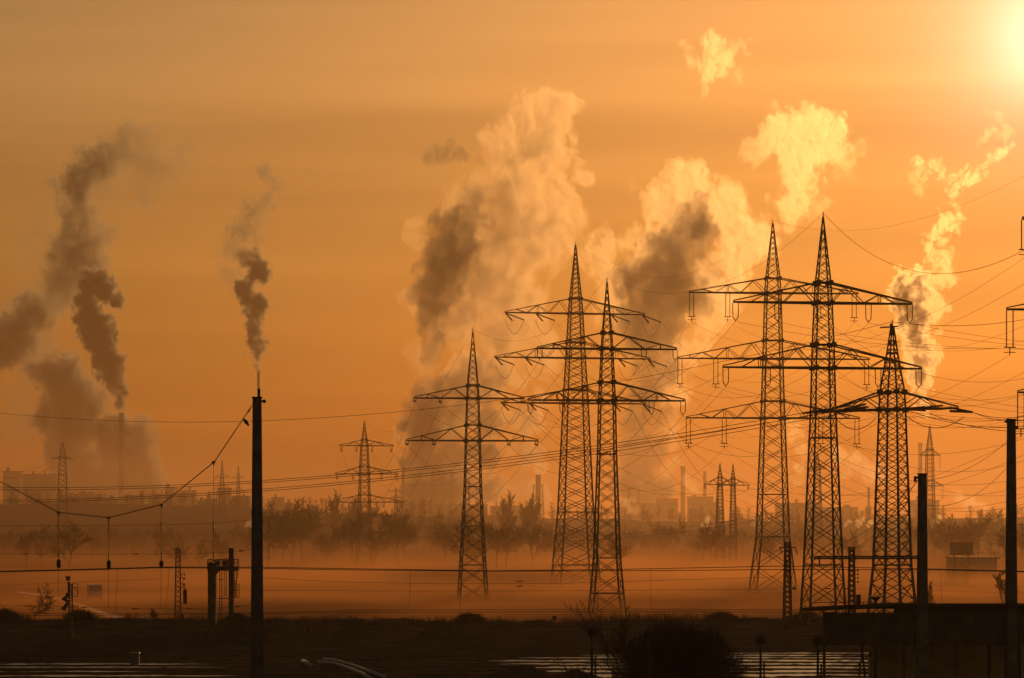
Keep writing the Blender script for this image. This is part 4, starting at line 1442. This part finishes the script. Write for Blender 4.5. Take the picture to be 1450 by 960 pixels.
for x in range(1348, 1412, 6):
    p = P(x, 0); m.bar((p.x, -1, a.z + .35), (p.x, -1, a.z + 1.1), .05)
m.bar((a.x + .3, -1, a.z + 1.1), (b.x, -1, a.z + 1.1), .06)
m.build('railing', RUST, t)
for x0 in range(1362, 1402, 14):
    m = MB(); p, q = P(x0, 803), P(x0 + 8, 814); m.box((p.x, -.06, q.z), (q.x, -.005, p.z)); m.build('window', GLASS, t)

# ------------------------------------------------------------------ smoke and steam
SMOKE_MATS = {}


def smoke_shader(key, color, aniso, step):
    if key in SMOKE_MATS:
        return SMOKE_MATS[key]
    m = bpy.data.materials.new('smoke_' + key)
    m.use_nodes = True
    n, l = m.node_tree.nodes, m.node_tree.links
    n.remove(n['Principled BSDF'])
    v = n.new('ShaderNodeVolumePrincipled')
    v.inputs['Color'].default_value = (*color, 1)
    v.inputs['Anisotropy'].default_value = aniso
    v.inputs['Density'].default_value = 1.0
    l.new(v.outputs[0], n['Material Output'].inputs['Volume'])
    m.cycles.volume_step_rate = step
    SMOKE_MATS[key] = m
    return m


def smoke_field(name, blobs, dens, mat, lo, hi, voxel, feat, warp, lump, fray, edge, seed, strands):
    """Geometry nodes that fill a grid: density = the largest of soft balls, swollen by billows and frayed by noise.
    blobs: (centre, radius, density weight) in object space, metres."""
    ng = bpy.data.node_groups.new(name, 'GeometryNodeTree')
    ng.interface.new_socket('Geometry', in_out='INPUT', socket_type='NodeSocketGeometry')
    ng.interface.new_socket('Geometry', in_out='OUTPUT', socket_type='NodeSocketGeometry')
    n, l = ng.nodes, ng.links
    out = n.new('NodeGroupOutput')

    def math_(op, a, b=None, c=None):
        k = n.new('ShaderNodeMath'); k.operation = op
        for i, q in enumerate((a, b, c)):
            if q is None: continue
            if isinstance(q, (int, float)): k.inputs[i].default_value = q
            else: l.new(q, k.inputs[i])
        return k.outputs[0]

    def vec(op, a, b=None, c=None):
        k = n.new('ShaderNodeVectorMath'); k.operation = op
        for i, q in enumerate((a, b, c)):
            if q is None: continue
            if isinstance(q, (tuple, Vector)): k.inputs[i].default_value = q
            else: l.new(q, k.inputs[i])
        return k.outputs['Value'] if op == 'DISTANCE' else k.outputs[0]

    pos = n.new('GeometryNodeInputPosition').outputs[0]
    off = vec('ADD', vec('MULTIPLY', pos, (1.0, 1.0, .72)), (seed * 131.0, seed * 57.0, seed * 83.0))
    w = n.new('ShaderNodeTexNoise')
    w.inputs['Scale'].default_value, w.inputs['Detail'].default_value = 0.45 / feat, 4.0
    w.inputs['Roughness'].default_value = 0.55
    l.new(off, w.inputs['Vector'])
    p = vec('MULTIPLY_ADD', vec('SUBTRACT', w.outputs['Color'], (.5, .5, .5)), (warp * 2.6,) * 3, pos)
    top = wsum = ksum = None
    for c, r, wt in blobs:
        f = math_('MULTIPLY_ADD', vec('DISTANCE', p, c), -1.0 / r, 1.0)
        g = math_('MAXIMUM', math_('ADD', f, .15), 0.0)
        g = math_('MULTIPLY', g, g)
        top = f if top is None else math_('MAXIMUM', top, f)
        wsum = math_('MULTIPLY', g, wt) if wsum is None else math_('MULTIPLY_ADD', g, wt, wsum)
        ksum = g if ksum is None else math_('ADD', ksum, g)
    weight = math_('DIVIDE', wsum, math_('MAXIMUM', ksum, 1e-4))
    vo = n.new('ShaderNodeTexVoronoi')
    vo.feature = 'SMOOTH_F1'
    vo.inputs['Scale'].default_value, vo.inputs['Smoothness'].default_value = 1.0 / feat, 0.5
    l.new(vec('MULTIPLY_ADD', vec('SUBTRACT', w.outputs['Color'], (.5, .5, .5)), (feat * 2.5,) * 3, off), vo.inputs['Vector'])
    nz = n.new('ShaderNodeTexNoise')
    nz.inputs['Scale'].default_value, nz.inputs['Detail'].default_value = 1.0 / feat, 7.0
    nz.inputs['Roughness'].default_value = 0.72
    nz.inputs['Distortion'].default_value = 0.5
    l.new(off, nz.inputs['Vector'])
    f = math_('MULTIPLY_ADD', vo.outputs['Distance'], -lump, top)
    f = math_('MULTIPLY_ADD', math_('SUBTRACT', nz.outputs['Fac'], .5), fray * 2.4, f)
    f = math_('ADD', f, lump * .62)
    mr = n.new('ShaderNodeMapRange'); mr.interpolation_type = 'SMOOTHSTEP'
    l.new(f, mr.inputs['Value'])
    mr.inputs['From Min'].default_value, mr.inputs['From Max'].default_value = 0.02, 0.02 + edge
    mr.inputs['To Min'].default_value, mr.inputs['To Max'].default_value = 0.0, dens
    mo = n.new('ShaderNodeTexNoise')                         # uneven thickness inside
    mo.inputs['Scale'].default_value, mo.inputs['Detail'].default_value = 0.55 / feat, 6.0
    mo.inputs['Roughness'].default_value, mo.inputs['Distortion'].default_value = 0.6, 1.0
    l.new(vec('ADD', off, (31.0, 17.0, 77.0)), mo.inputs['Vector'])
    mq = n.new('ShaderNodeMapRange'); mq.interpolation_type = 'SMOOTHSTEP'
    if strands:                                              # bright threads along the folds of the noise
        rd = math_('MAXIMUM', math_('MULTIPLY_ADD', math_('ABSOLUTE', math_('SUBTRACT', mo.outputs['Fac'], .5)), -7.5, 1.0), 0.0)
        l.new(rd, mq.inputs['Value'])
    else:
        l.new(mo.outputs['Fac'], mq.inputs['Value'])
    mq.inputs['From Min'].default_value, mq.inputs['From Max'].default_value = (0.0, 1.0) if strands else (0.34, 0.62)
    mq.inputs['To Min'].default_value, mq.inputs['To Max'].default_value = (0.16, 2.1) if strands else (0.45, 1.5)
    d = math_('MULTIPLY', math_('MULTIPLY', mr.outputs[0], mq.outputs[0]), weight)
    vc = n.new('GeometryNodeVolumeCube')
    l.new(d, vc.inputs['Density'])
    vc.inputs['Min'].default_value, vc.inputs['Max'].default_value = lo, hi
    for k, ax in enumerate(('Resolution X', 'Resolution Y', 'Resolution Z')):
        vc.inputs[ax].default_value = max(8, int((hi[k] - lo[k]) / (voxel * (1.0, 1.7, 1.0)[k])))
    sm = n.new('GeometryNodeSetMaterial')
    sm.inputs['Material'].default_value = mat
    l.new(vc.outputs[0], sm.inputs['Geometry'])
    l.new(sm.outputs[0], out.inputs[0])
    return ng


SEED = [0]


def smoke(name, label, cat, d, px_blobs, dens, kind='steam', feat=26, warp=30, lump=.5, fray=1.9, edge=.35, group=None, voxel=1.5):
    """A plume: px_blobs are (px, py, radius px[, weight[, depth px]]) measured on the photograph, standing d metres away.
    feat and warp are in photograph pixels too."""
    s = d / FPX
    if kind == 'dark':
        dens *= 2.4
    SEED[0] += 1
    base = at(px_blobs[0][0], px_blobs[0][1], d)
    bl = []
    for b in px_blobs:
        x, y, r = b[:3]
        wt = b[3] if len(b) > 3 else 1.0
        dz = b[4] if len(b) > 4 else 0.0
        bl.append((at(x, y, d) - base + Vector((0, dz * s, 0)), r * s * (1.28 if kind == 'dark' else 1.12), wt))
    pad = warp * s * .25
    lo = Vector([min(c[k] - r for c, r, w in bl) - pad for k in range(3)])
    hi = Vector([max(c[k] + r for c, r, w in bl) + pad for k in range(3)])
    mat = smoke_shader(*{'grey': ('grey', (.55, .54, .52), .38, 1.6), 'veil': ('veil', (.38, .34, .31), .84, 1.6), 'steam': ('steam', (.40, .375, .35), .85, 1.6), 'dark': ('dark', (.44, .49, .55), .42, 1.6)}[kind])  # grey colours smoke and the shade painted into the steam plumes
    v = bpy.data.volumes.new(name)
    v.materials.append(mat)
    o = link(name, v, loc=base)
    md = o.modifiers.new('plume', 'NODES')
    md.show_viewport = False          # the grid is only filled for the render
    md.node_group = smoke_field(name, bl, dens, mat, lo, hi, voxel * s, feat * s, warp * s, lump, fray, edge, SEED[0], kind in ('steam', 'veil'))
    return tag(o, label, cat, group, 'thing')


DF = 2400
DG, SG = 'dark smoke plumes over the left skyline', 'sunlit steam plumes over the plant'
smoke('smoke_plume', 'dense dark smoke column rising from the tall slim chimney at far left', 'smoke plume', DF,
      [(172, 580, 4.5, 1.3), (172, 573, 6, 1.2), (170, 562, 9), (166, 551, 10), (163, 543, 11), (158, 528, 14), (150, 508, 18), (166, 508, 9), (143, 485, 18), (135, 465, 20),
       (127, 445, 17), (126, 425, 13), (133, 403, 17), (150, 412, 12), (162, 426, 9), (118, 452, 11)], .2, 'dark',
      feat=10, warp=15, fray=1.4, edge=.35, group=DG, voxel=1.2)
smoke('smoke_plume', 'ragged grey smoke drifting to the right high over the tall slim chimney', 'smoke plume', DF + 150,
      [(105, 372, 36, .45), (85, 360, 30, .4), (115, 345, 32, .5), (95, 400, 36, .3), (80, 415, 30, .2), (150, 338, 17, .3), (132, 335, 24, .25), (108, 310, 26, .4), (104, 285, 22, .5),
       (106, 262, 24, .6), (118, 243, 25, .6), (140, 230, 28, .45), (165, 222, 28, .28), (192, 212, 34, .17), (215, 240, 32, .1), (250, 225, 24, .12),
       (50, 330, 26, .08), (40, 370, 28, .08), (200, 265, 28, .06), (150, 270, 26, .08), (60, 300, 22, .05), (30, 420, 24, .05)], .075, 'dark', feat=17, warp=26, edge=.6, fray=1.7, group=DG)
smoke('smoke_cloud', 'small dark smoke cloud cut by the left edge of the view', 'smoke cloud', DF + 300,
      [(25, 470, 28), (0, 485, 27), (45, 450, 26), (55, 440, 18), (8, 495, 24), (-20, 480, 26), (75, 425, 20, .3), (60, 480, 18, .2)], .07, 'dark', feat=14, warp=20, edge=.5, fray=1.5, group=DG)
smoke('smoke_plume', 'broad soft grey smoke column left of the tall slim chimney', 'smoke plume', DF + 400,
      [(85, 533, 30), (58, 522, 20), (100, 560, 36), (118, 575, 24), (95, 585, 30), (60, 592, 17), (105, 615, 33), (75, 595, 22), (105, 645, 32), (110, 675, 34),
       (112, 705, 32), (85, 640, 22), (130, 610, 24, .7), (90, 690, 26, .8), (30, 560, 26, .12), (25, 600, 30, .1), (40, 520, 24, .12), (140, 560, 20, .3)], .06, 'dark', feat=16, warp=24, edge=.55, fray=1.6, group=DG)
smoke('smoke_plume', 'soft grey smoke bank directly behind the tall slim chimney', 'smoke plume', DF + 400,
      [(165, 612, 24), (192, 610, 22), (180, 640, 30), (195, 660, 28), (160, 650, 22), (200, 688, 30), (205, 715, 28), (170, 690, 24), (150, 700, 22)], .06, 'dark', feat=16, warp=22, edge=.5, fray=1.5, group=DG)
smoke('smoke_plume', 'narrow dark smoke plume over the top of the big left concrete mast, fraying upward', 'smoke plume', DF,
      [(366, 516, 5, .7), (364, 500, 8), (363, 483, 11), (361, 465, 11), (360, 447, 11), (357, 430, 15), (369, 433, 9), (348, 415, 12), (343, 406, 10),
       (365, 385, 15, .8), (350, 366, 13, .7), (360, 400, 6, .7), (345, 330, 20, .12), (330, 352, 20, .07), (360, 302, 17, .12), (375, 285, 12, .12),
       (373, 245, 13, .10), (392, 263, 13, .07), (325, 385, 17, .06), (440, 250, 8, .03)], .2, 'dark', feat=9, warp=17, edge=.5, fray=1.7, group=DG, voxel=1.3)
smoke('smoke_column', 'dark brown smoke column with painted shaded foot, left in front of the biggest steam cloud', 'smoke plume', DF - 60,  # smoke core; its lower columns paint the steam cloud's shadow in grey
      [(616, 520, 8, .5), (612, 505, 12), (608, 480, 19), (605, 455, 22), (612, 430, 25), (620, 405, 31), (632, 380, 35), (642, 350, 36), (646, 318, 32, .8),
       (662, 292, 26, .5), (600, 405, 16), (680, 270, 18, .25), (672, 400, 24, .3), (660, 440, 22, .25), (612, 545, 14, .35), (603, 575, 26, 1.2), (600, 610, 30, 1.4), (606, 650, 32, 1.5), (608, 690, 34, 1.6), (628, 560, 28, .8), (655, 545, 24, .4), (665, 580, 20, .3), (740, 590, 16, .35), (742, 640, 16, .4), (745, 690, 18, .4),
       (640, 590, 22, 1.0), (645, 640, 22, 1.2), (648, 690, 24, 1.4), (688, 560, 20, .8), (690, 600, 20, 1.1), (690, 645, 20, 1.4), (690, 690, 20, 1.4)], .075, 'grey', feat=20, warp=24, fray=1.6, group=DG)
smoke('steam_plume', 'biggest sunlit steam cloud, spread wide over the centre of the skyline', 'steam plume', DF + 100,
      [(720, 320, 75, .12), (740, 260, 55, .12), (690, 300, 50, .12), (760, 200, 46, .15), (770, 158, 30, .17), (740, 220, 45, .15), (795, 160, 20, .13),
       (820, 160, 13, .12), (828, 242, 16, .2), (805, 285, 22, .15), (700, 400, 60, .12), (765, 310, 48, .12), (720, 470, 48, .14), (650, 450, 42, .14),
       (690, 530, 40, .3), (655, 545, 26, .4),
       (640, 590, 34, .25), (600, 605, 28, .25), (612, 560, 26, .25), (600, 650, 26, .3), (630, 645, 28, .3), (690, 600, 22, .3), (688, 645, 20, .3), (685, 690, 22, .3),
       (722, 590, 20, .12), (724, 640, 17, .12), (724, 690, 14, .12), (750, 600, 20, .25), (752, 650, 18, .3), (752, 700, 18, .3), (765, 560, 18, .12), (660, 620, 14, .1),
       (760, 500, 34, .12), (590, 330, 20, .1), (595, 500, 24, .1), (610, 700, 30, .4), (640, 700, 30, .4), (590, 430, 22, .1)], .15, 'veil', voxel=1.6, feat=30, warp=34, group=SG)
smoke('smoke_wisp', 'little torn brown smoke wisp above left of the biggest steam cloud', 'smoke wisp', DF,
      [(608, 224, 11), (625, 218, 13), (645, 214, 12), (640, 206, 10), (657, 220, 8), (680, 228, 7, .4)], .07, 'grey', feat=11, warp=16, fray=2.1, group=DG, voxel=1.4)
smoke('smoke_column', 'brown-painted shaded core of the broad steam plume with ragged top near the tall pylon pair', 'smoke plume', DF - 60,  # shade of the thick steam put into a separate grey volume
      [(955, 362, 44), (938, 390, 44), (985, 320, 31), (994, 292, 22, .8), (902, 402, 32), (930, 430, 42), (972, 418, 32), (905, 450, 32), (920, 485, 32), (945, 465, 28),
       (928, 525, 30, .8), (915, 565, 28, .8), (935, 585, 20, .7), (910, 605, 28, .8), (935, 640, 20, .7), (905, 645, 30, 1.1), (905, 685, 32, 1.3), (935, 690, 24, 1.2), (1005, 390, 20, .5)], .062, 'grey', feat=22, warp=26, fray=1.5, group=DG)
smoke('steam_plume', 'bright steam billows fringing the brown-painted shaded plume core left of the tall pylon pair', 'steam plume', DF + 60,
      [(980, 262, 34, .3), (935, 288, 30, .3), (1020, 295, 32, .3), (1050, 340, 40, .3), (1078, 350, 24, .35), (1015, 410, 34, .3), (1035, 375, 30, .35), (850, 358, 28, .3), (872, 390, 26, .3),
       (1000, 450, 28, .25), (960, 500, 28, .25), (875, 440, 24, .2), (950, 550, 22, .25), (950, 610, 17, .25), (953, 660, 15, .25), (900, 340, 22, .25), (960, 300, 40, .3), (930, 350, 40, .2), (845, 345, 14, .3), (985, 480, 20, .25), (880, 520, 14, .15)],
      .07, 'steam', voxel=1.6, feat=20, warp=34, fray=2.4, group=SG)
smoke('steam_cloud', 'small ragged bright steam cloud alone high in the sky', 'steam cloud', DF,
      [(1012, 62, 15), (1020, 82, 18), (1006, 100, 16), (994, 125, 10), (984, 87, 11, .7), (1055, 67, 9, .6), (1038, 77, 10, .6), (972, 64, 10, .35),
       (1045, 110, 11, .3)], .03, feat=12, warp=22, fray=2.2, group=SG, voxel=1.5)
smoke('steam_cloud', 'bright steam cloud shaped like a spreading tree over the tall pair of pylons', 'steam cloud', DF,
      [(1100, 190, 28), (1080, 205, 24, .5), (1140, 183, 30), (1172, 185, 24), (1190, 178, 17, 1.3), (1140, 225, 32), (1130, 260, 25), (1122, 290, 23),
       (1118, 314, 16, .6), (1170, 215, 24, .6), (1193, 222, 17, .6), (1215, 220, 13, .5), (1155, 285, 20, .2), (1200, 242, 15, .2)], .022,
      feat=15, warp=32, fray=2.6, group=SG)
smoke('steam_plume', 'twisting brilliant steam plume rising at the right side of the skyline', 'steam plume', DF,
      [(1306, 588, 6, .3), (1307, 572, 8, .4), (1307, 555, 12, .4), (1305, 530, 16, .4), (1301, 505, 19, .4), (1298, 480, 21, .4), (1294, 450, 23, .42), (1285, 425, 25, .42), (1276, 410, 20, .42), (1300, 402, 20, .4),
       (1322, 430, 13, .12), (1314, 470, 13, .12), (1318, 500, 12, .12), (1328, 400, 12, .1), (1336, 375, 13, .1), (1345, 395, 10, .1), (1318, 360, 9, .12), (1312, 340, 8, .12), (1322, 325, 8, .12), (1335, 330, 8, .12),
       (1345, 345, 9, .11), (1352, 365, 9, .1), (1342, 316, 11, .12), (1354, 310, 10, .12), (1364, 322, 6, .08), (1350, 290, 6, .1), (1346, 274, 7, .12), (1353, 258, 9, .12), (1338, 248, 10, .1), (1322, 240, 10, .08), (1305, 232, 12, .06),
       (1300, 250, 11, .05), (1312, 266, 8, .06), (1362, 245, 10, .12), (1378, 250, 10, .1), (1384, 236, 8, .1), (1398, 234, 8, .08), (1408, 222, 8, .08), (1420, 213, 8, .07), (1428, 198, 7, .06), (1418, 188, 7, .05),
       (1400, 186, 8, .05), (1408, 168, 8, .03), (1385, 190, 7, .03)], .3, feat=13, warp=26, fray=2.6, group=SG, voxel=1.5)
smoke('steam_wisp', 'thin low steam drifting just left of the rotated dark pylon', 'steam wisp', DF - 400,
      [(1188, 645, 14), (1210, 655, 16), (1235, 665, 15), (1200, 670, 10), (1250, 678, 9)], .03, feat=12, warp=14, fray=2.2, group=SG, voxel=1.5)
smoke('steam_wisp', 'slim steam thread low between the tall pair of pylons', 'steam wisp', DF - 400,
      [(1118, 600, 10), (1126, 618, 10), (1133, 640, 11), (1130, 660, 9), (1128, 680, 8)], .04, feat=10, warp=14, fray=2.0, group=SG, voxel=1.5)
smoke('steam_wisp', 'small steam puff on top of the far stack between two lattice pylons', 'steam wisp', DF - 300,
      [(763, 664, 8), (757, 658, 7), (770, 660, 7), (762, 675, 4)], .08, feat=8, warp=8, group=SG, voxel=1.2)
smoke('steam_wisp', 'low steam shred beside the slim right concrete mast', 'steam wisp', DF - 500,
      [(1358, 705, 9), (1375, 712, 11), (1368, 718, 8), (1390, 718, 8)], .035, feat=9, warp=12, fray=2.0, group=SG, voxel=1.4)
smoke('steam_wisp', 'low steam shred on the skyline left of the small twin pylons', 'steam wisp', DF - 500,
      [(886, 712, 7), (892, 718, 8), (980, 690, 9), (972, 682, 8), (900, 722, 6)], .04, feat=8, warp=10, fray=2.0, group=SG, voxel=1.4)


for i, (x, y, r) in enumerate(((995, 741, 4), (1001, 744, 3), (1068, 741, 4), (1090, 746, 3), (1110, 743, 3.5), (1136, 740, 4), (1196, 744, 4), (1213, 742, 4), (1230, 743, 4), (1376, 744, 4), (1320, 742, 5), (350, 746, 5))):
    smoke('steam_wisp', 'tiny bright steam puff low along the skyline', 'steam wisp', 1300,
          [(x, y + 1, r * .7), (x + r * .8, y - r * .6, r), (x + r * 1.8, y - r * 1.6, r * .8)], .25, feat=6, warp=6, group='tiny steam puffs along the skyline', voxel=1.0)

# ---- BUILD complete
